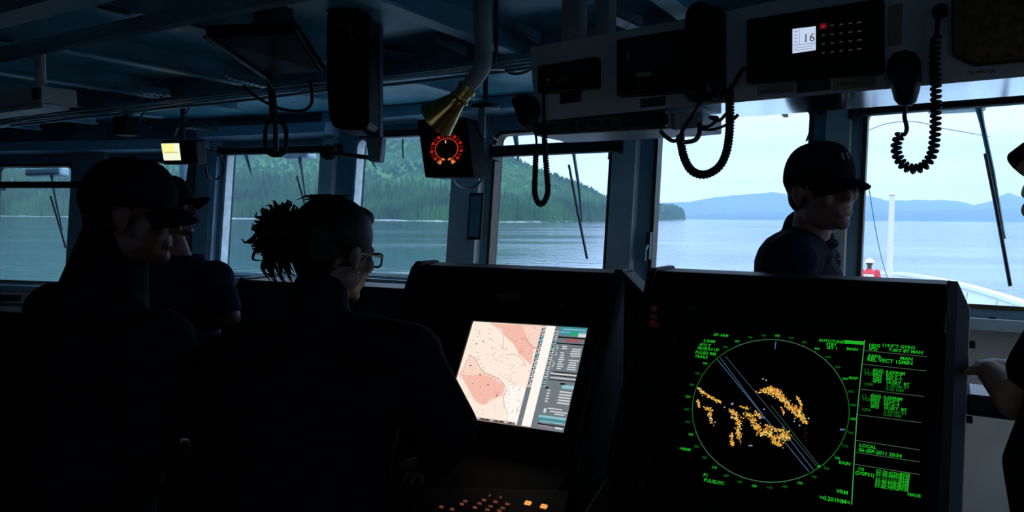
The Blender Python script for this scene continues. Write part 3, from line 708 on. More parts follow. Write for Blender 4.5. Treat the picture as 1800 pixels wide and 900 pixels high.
# ------------------------------------------------------------------ roller blinds (dark bars) at the windows, wipers outside
def blind(fc, px0, py0, px1, py1, h, lab, off=-.16):
    a, b = fc.loc(px0, py0, off), fc.loc(px1, py1, off); A_, B_ = fc.w(a[0], a[1], off), fc.w(b[0], b[1], off)
    r = root('roller_blind', (A_ + B_) / 2, lab, 'blind', 'roller blinds along the windows')
    del r['group']
    mb = MB(); t = (B_ - A_); mb.box((A_ + B_) / 2, t, fc.n * .05, fc.t * h, gask_m); mb.build('cassette', r, bev=.01)
    for p, sg in ((A_, -1), (B_, 1)): mb = MB(); mb.box(p + t.normalized() * sg * .01 + fc.n * .03, t.normalized() * .025, fc.n * .11, fc.t * (h + .025), darkst_m); mb.build('end_bracket', r, bev=.004)
    return r
blind(f3, -4, 325, 146, 325, .055, 'dark blind bar across the leftmost window')
blind(f2, 388, 267, 590, 262, .055, 'dark blind bar above the window beside the lit display')
blind(f1, 640, 238, 745, 233, .05, 'dark blind bar above the hillside window left of the red dial')
blind(f1, 868, 267, 1091, 256, .072, 'dark blind bar across the window behind the looped thin cord')
blind(f1, 1500, 196, 1850, 168, .055, 'dark blind bar along the top of the starboard window')
blind(f1, 1380, 193, 1436, 190, .02, 'short thin dark bar at the top of the window beside the capped officer')

def wiper(fc, motor, arm, blade, lab, off=.10):
    m0 = fc.loc(*motor[0], off); r = root('windscreen_wiper', fc.w(m0[0], m0[1], off), lab, 'wiper')
    w = lambda p, o=off: fc.w(*fc.loc(p[0], p[1], o), o)
    a, b = w(motor[0]), w(motor[1]); mb = MB(); mb.hexa([a - fc.t * .035 - fc.n * .05, b - fc.t * .035 - fc.n * .05, b + fc.t * .045 - fc.n * .05, a + fc.t * .045 - fc.n * .05, a - fc.t * .035 + fc.n * .07, b - fc.t * .035 + fc.n * .07, b + fc.t * .045 + fc.n * .07, a + fc.t * .045 + fc.n * .07], motor_m); mb.build('motor', r, bev=.02)
    mb = MB(); q = [w(p, .07) for p in arm]; mb.tube(q, [.018] + [.011] * (len(q) - 2) + [.007], metal_m, 6); mb.build('arm', r)
    mb = MB(); q = [w(p, .035) for p in blade]; mb.tube(q, .0085, gask_m, 6); mb.tube([w(p, .05) for p in blade], .006, metal_m, 6); mb.build('blade', r)
    return r
wiper(f3, [(50, 304), (112, 302)], [(90, 300), (92, 318), (100, 360), (110, 405)], [(89, 345), (101, 385), (116, 436)], 'thin wiper slanting across the leftmost window')
wiper(f2, [(503, 273), (548, 271)], [(526, 270), (531, 300), (538, 350)], [(522, 310), (536, 360), (545, 420)], 'wiper hanging behind the woman with the hair bun')
wiper(f1, [(985, 240), (1030, 238)], [(1006, 250), (1010, 280), (1018, 330), (1023, 390)], [(1000, 290), (1015, 370), (1032, 455)], 'black wiper in the window behind the looped thin cord')
wiper(f1, [(1630, 186), (1735, 180)], [(1718, 178), (1727, 220), (1744, 300), (1762, 410), (1766, 420)], [(1732, 270), (1750, 360), (1776, 503)], 'long black wiper in the starboard window')
for i, (fc, p, q, lab) in enumerate([(f2, (432, 272), (443, 310), 'short blue wiper tip left in the window beside the lit display'), (f1, (650, 276), (662, 298), 'short dark wiper tip below the grey trunking'), (f1, (905, 236), (911, 283), 'short dark wiper tip left of the looped thin cord'), (f1, (1075, 262), (1069, 280), 'short blue wiper tip beside the wide pillar'), (f1, (1432, 222), (1417, 248), 'short blue wiper tip left of the officer cap')]):
    a, b = fc.w(*fc.loc(*p, .06), .06), fc.w(*fc.loc(*q, .06), .06); o = MB().prism([a - fc.u * .02, a + fc.u * .02, b + fc.u * .004, b - fc.u * .004], fc.n * .012, metal_m).build('wiper_tip'); tag(o, lab, 'wiper')

# exterior stanchion outside the second window
a, b = at(321, 240, 7.2), at(321, 520, 7.2); o = MB().tube([V((a.x, a.y, SEA + 4)), V((a.x, a.y, 2.6))], .04, metal_m, 10).build('stanchion', smooth=True); tag(o, 'pale upright stanchion outside the window between the two capped men', 'post')

# ------------------------------------------------------------------ window dressing on pillars
a = f1.loc(835, 380, -.185); c = f1.w(a[0], a[1], -.178)
pq = root('wall_plaque', c, 'dark framed plaque hanging on the pillar below the red dial', 'plaque')
mb = MB(); mb.box(c, f1.u * .11, f1.t * .31, f1.n * .016, gask_m); mb.build('frame', pq, bev=.004)
mb = MB(); mb.box(c - f1.n * .009, f1.u * .08, f1.t * .27, f1.n * .004, beam_m); mb.build('face', pq)
a = f1.loc(1140, 432, -.14); c = f1.w(a[0], a[1], -.14)
wl = root('window_latch', c, 'dark metal latch on the edge of the wide pillar', 'latch')
mb = MB(); mb.box(c, f1.u * .028, f1.t * .16, f1.n * .04, darkst_m); mb.build('plate', wl, bev=.004)
mb = MB(); mb.tube([c - f1.n * .02, c - f1.n * .05 - f1.t * .03, c - f1.n * .05 - f1.t * .09], .010, steel_m, 8); mb.build('lever', wl, smooth=True)
# black cloth-like cable bunch on pillar left of the bright trim
wire('cable_bunch', 'dark bunch of cables hanging down the pillar right of the lit display', [f3.w(f3.L - .12, f3.tz(2.0), -.2), f3.w(f3.L - .15, f3.tz(1.8), -.19), f3.w(f3.L - .13, f3.tz(1.6), -.19), f3.w(f3.L - .15, f3.tz(1.2), -.19)], .028, gask_m)

# ------------------------------------------------------------------ beige cabinet handle below the starboard window
a = f1.loc(1724, 566, -.16); c = f1.w(a[0], a[1], -.16)
hd = root('grab_handle', c, 'thin dark bar handle on the beige panel under the starboard window', 'handle')
mb = MB(); p = [f1.w(*f1.loc(x, y, -.165), -.165) for x, y in ((1700, 568), (1722, 565), (1744, 562))]; mb.tube(p, .007, gask_m, 8)
for q in (p[0], p[2]): mb.tube([q, q + f1.n * .04], .007, gask_m, 8)
mb.build('bar', hd, smooth=True); mb = MB(); mb.box(p[2], f1.u * .03, f1.t * .03, f1.n * .03, gask_m); mb.build('catch', hd, bev=.003)
# ================================================================== consoles
class Pn:   # a plane with lettering and marks placed on it
    def __init__(s, org, yaw, tilt): s.o, s.u, s.v, s.n = plane_frame(org, yaw, tilt)
    def h(s, px, py, off=0): return hit(px, py, s.o + s.n * off, s.n)
    def l(s, px, py): q = s.h(px, py) - s.o; return (q.dot(s.u), q.dot(s.v))
    def w(s, a, b, off=0): return s.o + s.u * a + s.v * b + s.n * off

def cabinet_shell(rt_, prof, ua, ub, org, u, nh, mt, side=None, name='cabinet'):
    """console body: a profile in (depth, height) swept along u from ua to ub"""
    mb = MB(); pts = [V((org.x, org.y, 0)) + u * ua + nh * d + Z * z for d, z in prof]
    mb.prism(pts, u * (ub - ua), mt); return mb.build(name, rt_, bev=.006)

# ---------------------------------------- chart console
cp = Pn(at(911, 652, 2.2), R(27), R(30))
cnh = V((math.sin(R(27)), math.cos(R(27)), 0))
ck = root('chart_console', V((cp.o.x, cp.o.y, 0)), 'black console with a bright nautical chart screen in front of the woman', 'console')
lo = lambda p: ((p - V((cp.o.x, cp.o.y, 0))).dot(cnh), p.z)
ul = cp.l(702, 552)[0]; ur = cp.l(1124, 552)[0]
ct = cp.h(910, 473); cb = cp.h(900, 800)
dt, zt = lo(ct); db, zb = lo(cb)
print('chart console', ul, ur, 'top', dt, zt, 'bottom', db, zb)
prof = [(db - .02, 0), (db - .02, zb - .12), (db - .30, zb - .15), (db - .30, zb - .10), (db, zb), (dt, zt), (dt + .10, zt + .005), (dt + .16, zt - .03), (dt + .16, 0)]
uc_ = cp.l(1096, 477)[0]
cabinet_shell(ck, prof, ul + .03, uc_ - .03, cp.o, cp.u, cnh, black_m)
for nm, a, b in (('side_panel', ul, ul + .028), ('side_panel', uc_ - .028, uc_)):
    pr = [(db - .02, 0), (db - .02, zb - .08), (db - .04, zb), (dt - .03, zt - .01), (dt + .0, zt + .012), (dt + .11, zt + .012), (dt + .18, zt - .08), (dt + .18, 0)]
    cabinet_shell(ck, pr, a, b, cp.o, cp.u, cnh, blackp_m, name=nm)
c4 = [(832, 565), (1035, 577), (992, 762), (783, 732)]
def sm(cx, cy): return (780 + cx / 3.914, 550 + cy / 3.914)   # marks read off an enlarged view
ch = lambda px, py, o=.006: cp.h(px, py, o)
mb = MB(); a = [cp.h(*p, .004) for p in ((818, 553), (1050, 567), (1003, 777), (768, 745))]; b = [cp.h(*p, .004) for p in c4]
for i in range(4): j = (i + 1) % 4; mb.hexa([a[i], a[j], b[j], b[i]] + [p + cp.n * .008 for p in (a[i], a[j], b[j], b[i])], blackp_m)
mb.build('bezel', ck)
E = lambda nm, rgb, s=1.0: emi(nm, tuple(x / 255 for x in rgb), s)
cream = E('chart cream', (253, 236, 220)); pink = E('chart pink', (246, 190, 172)); pink2 = E('chart pale pink', (250, 214, 198)); wh = E('chart white', (255, 248, 240))
ink = E('chart ink', (150, 130, 125), .8); ink2 = E('chart dark ink', (60, 55, 55), .6); gr = E('panel grey', (118, 128, 134), .9); teal = E('panel teal', (70, 150, 165), .9); teal2 = E('panel light teal', (150, 205, 215), .9)
blk = E('panel black', (22, 22, 26), .5); tx = E('panel text', (222, 226, 226), .9); grn = E('panel green', (40, 175, 120), .9); mau = E('panel mauve', (165, 130, 150), .9); dred = E('panel red', (170, 95, 95), .9)
mb = MB(); LV = [0]
def cpoly(pts, m, lv): mb.poly([cp.h(*sm(*p), .005 + lv * .00012) for p in pts], m)
def cline(pts, w, m, lv):
    q = [sm(*p) for p in pts]; q = [cp.h(*p, .005 + lv * .00012) for p in q]
    for a, b in zip(q, q[1:]):
        t = (b - a)
        if t.length < 1e-6: continue
        s_ = t.cross(cp.n).normalized() * w / 2; mb.poly([a + s_, b + s_, b - s_, a - s_], m)
mb.poly([cp.h(*p, .005) for p in c4], cream)
# chart area, in marks of the enlarged view
cpoly([(325, 72), (690, 92), (665, 240), (620, 250), (600, 360), (560, 320), (520, 285), (480, 215), (420, 160), (395, 110)], pink, 1)
cpoly([(540, 88), (695, 96), (668, 240), (625, 238), (590, 205), (565, 150)], pink2, 2)
cpoly([(178, 285), (215, 310), (235, 355), (270, 400), (330, 430), (365, 440), (415, 490), (420, 540), (395, 575), (340, 600), (270, 640), (205, 600), (150, 480), (100, 430)], pink2, 1)
cpoly([(120, 420), (175, 430), (260, 425), (330, 440), (380, 480), (415, 500), (412, 545), (370, 580), (320, 590), (290, 630), (235, 620), (190, 560), (140, 470)], pink, 2)
cpoly([(430, 500), (600, 520), (540, 760), (430, 740), (415, 600)], wh, 1)
cline([(325, 75), (370, 100), (395, 125), (412, 160), (405, 250)], .0011, ink, 3)
cline([(170, 285), (215, 310), (240, 360), (275, 410), (350, 440), (380, 455), (418, 500), (432, 540), (412, 570), (415, 640), (440, 700), (432, 745)], .0012, ink, 3)
cline([(428, 288), (470, 282), (520, 300), (552, 335), (568, 370)], .0012, ink, 3)
cline([(555, 165), (580, 200), (610, 235), (655, 248)], .0012, ink, 3)
cline([(105, 440), (140, 380), (160, 330), (180, 290)], .0008, ink, 3)
cline([(500, 590), (545, 630), (500, 660), (560, 700)], .0008, ink, 3)
rr = random.Random(5)
for k in range(150):
    x = rr.uniform(120, 640); y = rr.uniform(90, 720)
    lx = 215 - (y - 60) * .30 + 20; rx = 690 - (y - 90) * .25
    if lx < x < rx: s_ = rr.uniform(2, 5); cpoly([(x - s_, y - 2), (x + s_, y - 1), (x + s_, y + 2), (x - s_, y + 1)], ink if rr.random() < .8 else ink2, 4)
for k in range(26):
    x = rr.uniform(180, 560); y = rr.uniform(120, 700); cline([(x, y)] + [(x + rr.uniform(-25, 25) * j, y + rr.uniform(5, 20) * j) for j in (1, 2)], .0006, ink, 3)
for (x, y) in ((272, 195), (225, 213), (250, 425), (365, 568), (305, 495), (185, 362)): cpoly([(x - 5, y - 4), (x + 5, y - 3), (x + 5, y + 4), (x - 5, y + 3)], ink2, 5)
# toolbar, white strip, data panel (parallel to the right edge)
def P_(f, y):   # f across the screen 0..1, y down 0..1
    tl, tr, br, bl = [V((p[0], p[1])) for p in c4]
    a = tl.lerp(bl, y); b = tr.lerp(br, y); p = a.lerp(b, f); return ((p.x - 780) * 3.914, (p.y - 550) * 3.914)
# perspective-true rectangle on the panel itself
q0, q1, q2, q3 = [cp.h(*p, .005) for p in c4]
def fb(f, y, lv): return (q0.lerp(q3, y)).lerp(q1.lerp(q2, y), f) + cp.n * lv * .00012
def bar(f0, f1_, y0, y1, m, lv): mb.poly([fb(f0, y0, lv), fb(f1_, y0, lv), fb(f1_, y1, lv), fb(f0, y1, lv)], m)
bar(.615, .655, .0, .93, E('toolbar grey', (205, 205, 200)), 3); bar(.615, .655, .62, .985, gr, 4)
bar(.655, .73, 0, .985, wh, 4); bar(.73, 1, 0, 1, gr, 4); bar(.0, .73, .985, 1.0, ink, 5); bar(.0, .60, .965, .985, ink, 5)
for k in range(13):
    y = .02 + k * .045
    bar(.618, .652, y, y + .034, teal2 if k in (2, 3, 6) else tx, 5); bar(.622, .634, y + .008, y + .03, ink2, 6); bar(.640, .650, y + .004, y + .018, ink2, 6); bar(.617, .653, y + .036, y + .042, ink2, 6)
for k in range(12):
    y = .05 + k * .047
    bar(.735, .765, y, y + .034, teal2 if k in (2, 3, 10, 11) else tx, 5); bar(.738, .750, y + .006, y + .028, ink2, 6); bar(.753, .763, y + .01, y + .022, ink2, 6)
bar(.77, 1, .0, .085, teal, 5); bar(.80, .98, .02, .03, teal2, 6); bar(.77, .99, .05, .058, teal2, 6); bar(.86, .93, .05, .082, grn, 7); bar(.93, .995, .062, .095, tx, 6)
bar(.77, 1, .10, .115, blk, 6); bar(.84, .95, .12, .15, dred, 6); bar(.77, 1, .163, .175, blk, 6)
for k in range(11):
    y = .19 + k * .022
    for (f0, f1_) in ((.775, .80), (.815, .87), (.90, .985)):
        if rr.random() < .85: bar(f0 + rr.uniform(0, .01), f1_ - rr.uniform(0, .02), y, y + .011, tx, 6)
bar(.80, .99, .445, .455, blk, 6); bar(.78, 1, .462, .474, tx, 6); bar(.78, 1, .480, .488, blk, 6); bar(.79, 1, .502, .512, tx, 6); bar(.78, 1, .522, .530, blk, 6)
bar(.88, .92, .55, .565, blk, 6); bar(.90, 1, .565, .60, teal2, 6); bar(.77, .795, .60, .615, blk, 6)
for k in range(5):
    y = .625 + k * .026; bar(.89, .985, y, y + .013, tx, 6); bar(.79, .815, y, y + .012, tx, 6)
bar(.83, .94, .79, .80, tx, 6); bar(.85, .99, .815, .826, tx, 6); bar(.89, .97, .836, .846, tx, 6); bar(.80, .82, .80, .84, tx, 6)
bar(.77, .99, .865, .885, teal2, 6); bar(.77, .99, .89, .91, teal, 6); bar(.79, .99, .915, .925, teal2, 6); bar(.78, .99, .94, .95, blk, 6); bar(.79, .90, .955, .972, mau, 6); bar(.92, .98, .955, .972, tx, 6)
for k in range(14): bar(.03 + k * .04, .05 + k * .04 + rr.uniform(0, .012), .969, .981, ink2 if k % 3 else tx, 6)
mb.build('chart_screen', ck, recalc=False)
wq = [cp.h(*p) for p in ((1097, 479), (1136, 519), (1140, 700), (1118, 900), (1085, 890), (1094, 700))]
mb = MB(); mb.prism(wq, cnh * .10, black_m); mb.build('side_wing', ck, bev=.004)
# fittings on the console face
mb = MB(); p = [cp.h(*q, .004) for q in ((872, 516), (921, 518), (914, 530), (878, 527))]; mb.prism(p, cp.n * .004, paper_d := mat('dull plate', (.035, .035, .035), .6)); mb.build('name_plate', ck)
for (x, y) in ((820, 803), (920, 820), (963, 797), (1018, 761), (1045, 842), (988, 538)):
    mb = MB(); mb.lathe(cp.h(x, y, .0), cp.n, [(0, .004), (.003, .0045), (.005, .003)], mat('screw', (.12, .12, .12), .4, .8), 10); mb.build('screw', ck, smooth=True)
mb = MB(); mb.tube([cp.h(1088, 478, .003), cp.h(1097, 479, .003), cp.h(1136, 519, .003)], .0028, steel_m, 6); mb.build('edge_strip', ck)
# keyboard shelf with dimly lit keys
kb = V((cp.o.x, cp.o.y, 0)) + cnh * (db - .30)
sh_z = zb - .10
kp = root('keypad', atz(880, 890, sh_z + .001) , 'low black keypad with small glowing amber keys below the chart screen', 'keypad')
sl_n = (V((0, 0, .10)) - cnh * -.0)  # shelf slopes up to the face
s0 = kb + Z * sh_z; sv = (cnh * .30 + Z * .10).normalized(); sn = cp.u.cross(sv)
hs = lambda px, py, o=0: hit(px, py, s0 + sn * o, sn)
mb = MB(); cc = [hs(*p, .001) for p in ((745, 862), (1000, 868), (985, 960), (690, 950))]; mb.hexa(cc + [p + sn * .012 for p in cc], blackp_m); mb.build('base', kp, bev=.003)
ka = E('key amber', (250, 165, 85), 1.0); kd = E('key dim', (105, 62, 45), .8); kr = E('key dull red', (120, 60, 40), .9)
def key(px, py, w, h, m):
    mb = MB(); c = hs(px, py, .013); t = cp.u * w / 2; s_ = sv * h / 2; mb.hexa([c - t - s_, c + t - s_, c + t + s_, c - t + s_] + [c - t * .9 - s_ * .9 + sn * .004, c + t * .9 - s_ * .9 + sn * .004, c + t * .9 + s_ * .9 + sn * .004, c - t * .9 + s_ * .9 + sn * .004], m); mb.build('key', kp)
for (x, y) in ((928, 885), (956, 891)): key(x, y, .017, .012, ka)
for i, (x, y) in enumerate([(776, 892), (795, 896), (812, 887), (818, 882), (835, 893), (843, 886), (851, 880), (863, 891), (871, 883), (884, 894), (892, 887), (857, 897), (878, 899), (861, 872), (880, 875)]): key(x, y, .011 if i < 13 else .004, .005, kd if i % 2 else kr)

# ---------------------------------------- radar console
rp_ = Pn(at(1355, 722, 1.74), R(31), R(34)); rn = N
rk = root('radar_console', V((rp_.o.x, rp_.o.y, 0)), 'large black console with a round green and orange radar picture', 'console')
lo2 = lambda p: ((p - V((rp_.o.x, rp_.o.y, 0))).dot(N), p.z)
dt2, zt2 = lo2(rp_.h(1410, 488)); db2, zb2 = lo2(rp_.h(1390, 905))
# side panels are upright; find where they cross the picture edges
def uside(px, py, d):   # u of the point seen at px,py lying at depth d along N from the console origin
    p = hit(px, py, V((rp_.o.x, rp_.o.y, 0)) + N * d, N); return (p - rp_.o).dot(U), p.z
uR, _ = uside(1686, 600, dt2 - .02); uL, _ = uside(1142, 481, dt2); uR2, zz = uside(1684, 493, dt2)
print('radar console', uL, uR, uR2, 'top', dt2, zt2, 'bottom', db2, zb2)
prof = [(db2 - .02, 0), (db2 - .02, zb2 - .10), (db2 - .22, zb2 - .13), (db2 - .22, zb2 - .08), (db2, zb2), (dt2, zt2), (dt2 + .14, zt2), (dt2 + .20, zt2 - .05), (dt2 + .20, 0)]
cabinet_shell(rk, prof, uL + .02, uR2 - .02, rp_.o, U, N, black_m)
cabinet_shell(rk, [(db2 - .02, 0), (db2 - .02, zb2 - .06), (dt2 - .02, zt2 + .0), (dt2, zt2 + .008), (dt2 + .15, zt2 + .008), (dt2 + .21, zt2 - .05), (dt2 + .21, 0)], uL, uL + .024, rp_.o, U, N, blackp_m, name='side_panel')
mb = MB()
def ru(u_, d, z): return V((rp_.o.x, rp_.o.y, 0)) + U * u_ + N * d + Z * z
def edge_at(px, py, d): return uside(px, py, d)
# starboard cheek with a broad chamfered front edge
q = []
for (px, py) in ((1684, 493), (1684, 700), (1682, 905)):
    q.append(uside(px, py, dt2 - .03))
q2_ = [uside(px, py, dt2 - .01) for (px, py) in ((1700, 545), (1700, 700), (1699, 905))]
uc, uo = q[0][0], q2_[1][0]
zc = q[0][1]; zo = q2_[0][1]
side_m = mat('console cheek paint', (.055, .07, .08), .45, var=.1)
f = [(uc - .022, dt2 - .03, 0), (uc, dt2 - .03, 0), (uo, dt2 - .01, 0), (uo, dt2 + .21, 0), (uc - .022, dt2 + .21, 0)]
mb.add([ru(*p) for p in f] + [ru(uc - .022, dt2 - .03, zc), ru(uc, dt2 - .03, zc), ru(uo, dt2 - .01, zo), ru(uo, dt2 + .21, zo - .03), ru(uc - .022, dt2 + .21, zc - .05)],
       [(4, 3, 2, 1, 0), (5, 6, 7, 8, 9), (0, 1, 6, 5), (1, 2, 7, 6), (2, 3, 8, 7), (3, 4, 9, 8), (4, 0, 5, 9)], side_m); mb.build('cheek', rk, bev=.003)
# screen
G = E('radar green', (30, 175, 35), 1.0); Gd = E('radar dim green', (18, 105, 22), .9); Gl = E('radar line', (70, 120, 80), .8); Gr = E('radar rule', (75, 105, 80), .8); Bl = E('radar blue', (85, 130, 175), .9); Bd = E('radar dark blue', (45, 65, 105), .7)
Ye = E('echo yellow', (228, 195, 70), 1.0); Or = E('echo orange', (228, 130, 50), 1.0); Yw = E('echo pale', (238, 225, 150)); Rd = E('echo red', (200, 85, 45), 1.0); Wt = E('radar white', (175, 190, 200), .9); Gv = E('radar vertical', (60, 150, 75), 1.0)
glassk = mat('tube glass', (.002, .002, .003), .35, spec=.12, var=.1)
mb = MB()
sc4 = [(1196, 578), (1650, 600), (1652, 893), (1188, 905)]
L4 = [rp_.l(*p) for p in sc4]; x0, x1 = min(p[0] for p in L4), max(p[0] for p in L4) - .02; y0, y1 = min(p[1] for p in L4), max(p[1] for p in L4)
mb.poly([rp_.w(x0, y0, .004), rp_.w(x1, y0, .004), rp_.w(x1, y1, .004), rp_.w(x0, y1, .004)], glassk)
RL = [.0045]
def rpoly(pts, m, lv=1): mb.poly([rp_.h(p[0], p[1], .0045 + lv * .0001) for p in pts], m)
def rline(pts, w, m, lv=1):
    q = [rp_.h(p[0], p[1], .0045 + lv * .0001) for p in pts]
    for a, b in zip(q, q[1:]):
        t = b - a
        if t.length < 1e-6: continue
        s_ = t.cross(rp_.n).normalized() * w / 2; mb.poly([a + s_, b + s_, b - s_, a - s_], m)
fs4 = [rp_.l(*p) for p in ((1218, 722), (1492, 740), (1362, 597), (1355, 851), (1272, 625), (1440, 820))]
# best-fit circle on the panel
import itertools
def circ(P):
    A = [[2 * x, 2 * y, 1] for x, y in P]; b = [x * x + y * y for x, y in P]
    ATA = [[sum(A[k][i] * A[k][j] for k in range(len(P))) for j in range(3)] for i in range(3)]; ATb = [sum(A[k][i] * b[k] for k in range(len(P))) for i in range(3)]
    from mathutils import Matrix
    s_ = Matrix(ATA).inverted() @ V(ATb); return s_.x, s_.y, math.sqrt(s_.z + s_.x ** 2 + s_.y ** 2)
cx, cy, cr = circ(fs4); print('circle', cx, cy, cr)
def rc(r, t, lv=2): return rp_.w(cx + math.sin(t) * r, cy + math.cos(t) * r, .0045 + lv * .0001)
for k in range(120):
    a, b = 2 * math.pi * k / 120, 2 * math.pi * (k + 1) / 120; wv = .0009
    m = Gd if 20 < k % 60 < 48 else Gl; mb.poly([rc(cr - wv, a), rc(cr - wv, b), rc(cr + wv, b), rc(cr + wv, a)], m)
for k in range(36):
    t = 2 * math.pi * k / 36; mb.poly([rc(cr, t - .004), rc(cr, t + .004), rc(cr + .004, t + .004), rc(cr + .004, t - .004)], Gd)
    p = rp_.w(cx + math.sin(t) * (cr + .012) - .008, cy + math.cos(t) * (cr + .012) - .003, .0048)
    mb.text('%03d' % ((k * 10 + 0) % 360), p, rp_.u, rp_.v, .0078, Gd if (k * 7) % 3 else G, .02)
rline([(1364, 600), (1362, 614)], .0016, Bl)
rline([(1261, 632), (1422, 829)], .0011, Bl, 2); rline([(1266, 629), (1345, 735)], .0009, Bl, 2); rline([(1275, 626), (1438, 822)], .0010, E('radar grey blue', (80, 105, 120), .8), 2); rline([(1385, 768), (1430, 826)], .0010, Bl, 2)
rline([(1355, 712), (1441, 820)], .0008, Gl, 2)
rr = random.Random(11)
def blob(x, y, r, lv=3):
    n = rr.randint(5, 8); a0 = rr.random() * 6; m = rr.choices([Ye, Or, Rd, Yw], [6, 3, 2, 2])[0]
    rpoly([(x + math.cos(a0 + 6.283 * k / n) * r * rr.uniform(.55, 1.2), y + math.sin(a0 + 6.283 * k / n) * r * rr.uniform(.5, 1.1)) for k in range(n)], m, lv + rr.randint(0, 12) * .5)
def trail(pts, w0, w1, dens):
    L = 0
    for a, b in zip(pts, pts[1:]): L += math.dist(a, b)
    n = int(L * dens)
    for k in range(n):
        f_ = k / n * (len(pts) - 1); i = min(int(f_), len(pts) - 2); t = f_ - i; x = pts[i][0] + (pts[i + 1][0] - pts[i][0]) * t; y = pts[i][1] + (pts[i + 1][1] - pts[i][1]) * t
        w_ = w0 + (w1 - w0) * rr.random(); blob(x + rr.gauss(0, .42) * w_, y + rr.gauss(0, .42) * w_, rr.uniform(.65, 1.75))
sx = lambda cx_, cy_: (1180 + cx_ / 2.728, 570 + cy_ / 2.728)
T = lambda *a: [sx(x, y) for x, y in a]
trail(T((415, 330), (440, 320)), 1, 3, 1.2); trail(T((440, 315), (500, 330), (540, 365), (575, 400), (610, 435), (650, 470)), 5, 8, 5.0); trail(T((455, 305), (500, 315), (540, 350)), 4, 8, 3)
trail(T((605, 350), (625, 385), (615, 425), (590, 390)), 2, 3.5, 2.2); trail(T((530, 400), (542, 435)), 2, 3, 1.6)
trail(T((130, 305), (150, 325), (180, 345), (215, 365), (240, 375)), 2, 4, 2.4); trail(T((125, 362), (135, 395), (130, 375)), 2, 4, 3); trail(T((165, 400), (190, 410), (185, 440), (195, 480)), 3, 4, 2.0)
trail(T((280, 410), (310, 440), (325, 470), (320, 520), (325, 555)), 5, 8, 3.4); trail(T((290, 525), (288, 560), (295, 580)), 3, 5, 2.6); trail(T((330, 395), (375, 405)), 1, 3, 1.5)
trail(T((355, 425), (390, 450), (405, 490), (420, 500)), 6, 9, 4.0); trail(T((400, 420), (430, 450)), 3, 5, 2.5); trail(T((420, 525), (460, 510), (480, 535), (510, 550), (545, 530), (560, 545)), 6, 10, 4.4); trail(T((480, 560), (510, 575), (530, 580)), 4, 7, 3.4); trail(T((450, 485), (500, 505), (540, 510)), 3, 5, 2.2)
for p in T((290, 383), (445, 408), (295, 380), (255, 398), (615, 485), (590, 465), (440, 262), (455, 268), (385, 582), (375, 582), (525, 540), (195, 455), (210, 470)): rpoly([(p[0] - 1.3, p[1] - 1), (p[0] + 1.3, p[1] - 1.2), (p[0] + 1.2, p[1] + 1), (p[0] - 1.2, p[1] + 1.1)], Wt, 10)
for p in T((640, 500), (645, 520), (640, 540), (648, 558)): rpoly([(p[0] - 1, p[1] - 1.5), (p[0] + 1, p[1] - 1), (p[0] + 1, p[1] + 1.5), (p[0] - 1, p[1] + 1)], E('echo dull red', (90, 25, 30), .7), 5)
for p in T((436, 447), (820, 505)):
    for k in range(3): rline([(p[0] - 4, p[1] + 2 - k * 2), (p[0] + 4, p[1] - 2 + k * 2)], .0012, Bl, 11 + k)
rpoly([(1438, 818), (1442, 818), (1442, 822), (1438, 822)], G, 5)
# rules and lettering of the data column
rline([(1520, 598), (1513, 660), (1506, 735), (1502, 800), (1497, 887)], .0020, Gv)
for a, b in (((1518, 616), (1629, 627)), ((1516, 640), (1628, 652)), ((1513, 684), (1625, 697)), ((1508, 729), (1620, 743)), ((1504, 774), (1617, 791)), ((1503, 795), (1617, 812)), ((1502, 816), (1616, 834))): rline([a, b], .0013, Gr)
rpoly([(1484, 598), (1519, 600), (1518, 606), (1484, 604)], G, 2)
def rt_text(px, py, body, hpx, m=None, tr=.0):
    p = rp_.h(px, py, .0048); q = rp_.h(px, py - hpx, .0048); size = (q - p).length / .74
    mb.text(body, p, rp_.u, rp_.v, size, m or G, .022)
for (px, py, s_, hh) in ((1254, 590, 'S/P. ARM', 4.5), (1236, 601, '2.5NM', 5), (1229, 608, '(PT) T', 5), (1226, 614, 'NORTH UP', 5), (1222, 621, 'PULSE1 RM', 5), (1221, 628, 'TRAILS', 5), (1439, 600, 'AUTOTUNE', 5), (1452, 607, 'STBY', 5), (1453, 613, 'SET 1', 5), (1488, 615, 'MAIN', 5), (1492, 666, 'MAP', 5), (1474, 815, 'RAIN', 6), (1194, 790, '>000M', 5), (1236, 837, 'P1', 6), (1237, 846, 'PULSE.P/C', 6), (1470, 866, 'VRM', 7), (1440, 877, '>0.201NM<', 7.5),
        (1527, 609, 'HDG', 5.5), (1550, 609, '119.0*T GYRO', 5.5), (1527, 615, 'SPD', 5.5), (1562, 617, '7.6KT BT MAN', 5.5), (1525, 628, 'ARPA', 6), (1582, 632, 'MAN', 6), (1524, 634, 'REL VECT 15MIN', 6.5)):
    rt_text(px, py, s_, hh)
for yb in (0, 44.5):
    xo = -yb * .09
    for k, (a, b, c) in enumerate((('[ ]', 'RNG', '0.650NM'), ('TGT', 'BRG', '022.0*T'), ('   ', 'CRS', '001.6*T'), ('   ', 'SPD', '10.2KT  BT'), ('CPA', '   ', '2.40NM BT'), ('BCR', '', '0.00 NM'))):
        y = 653 + yb + k * 6.0
        if k < 5: rt_text(1519 + xo, y, a, 5.2, Gd)
        rt_text(1534 + xo, y + 1, b, 5.4, G if k < 4 else Gd); rt_text(1557 + xo, y + 3, c, 5.4, G if k < 4 else Gd)
        rt_text(1536 + xo, y - 1.4, b, 5.0, Gd)
rt_text(1510, 785, 'LOCAL', 6.2); rt_text(1509, 793, '06-SEP-2011 20:54', 6.4)
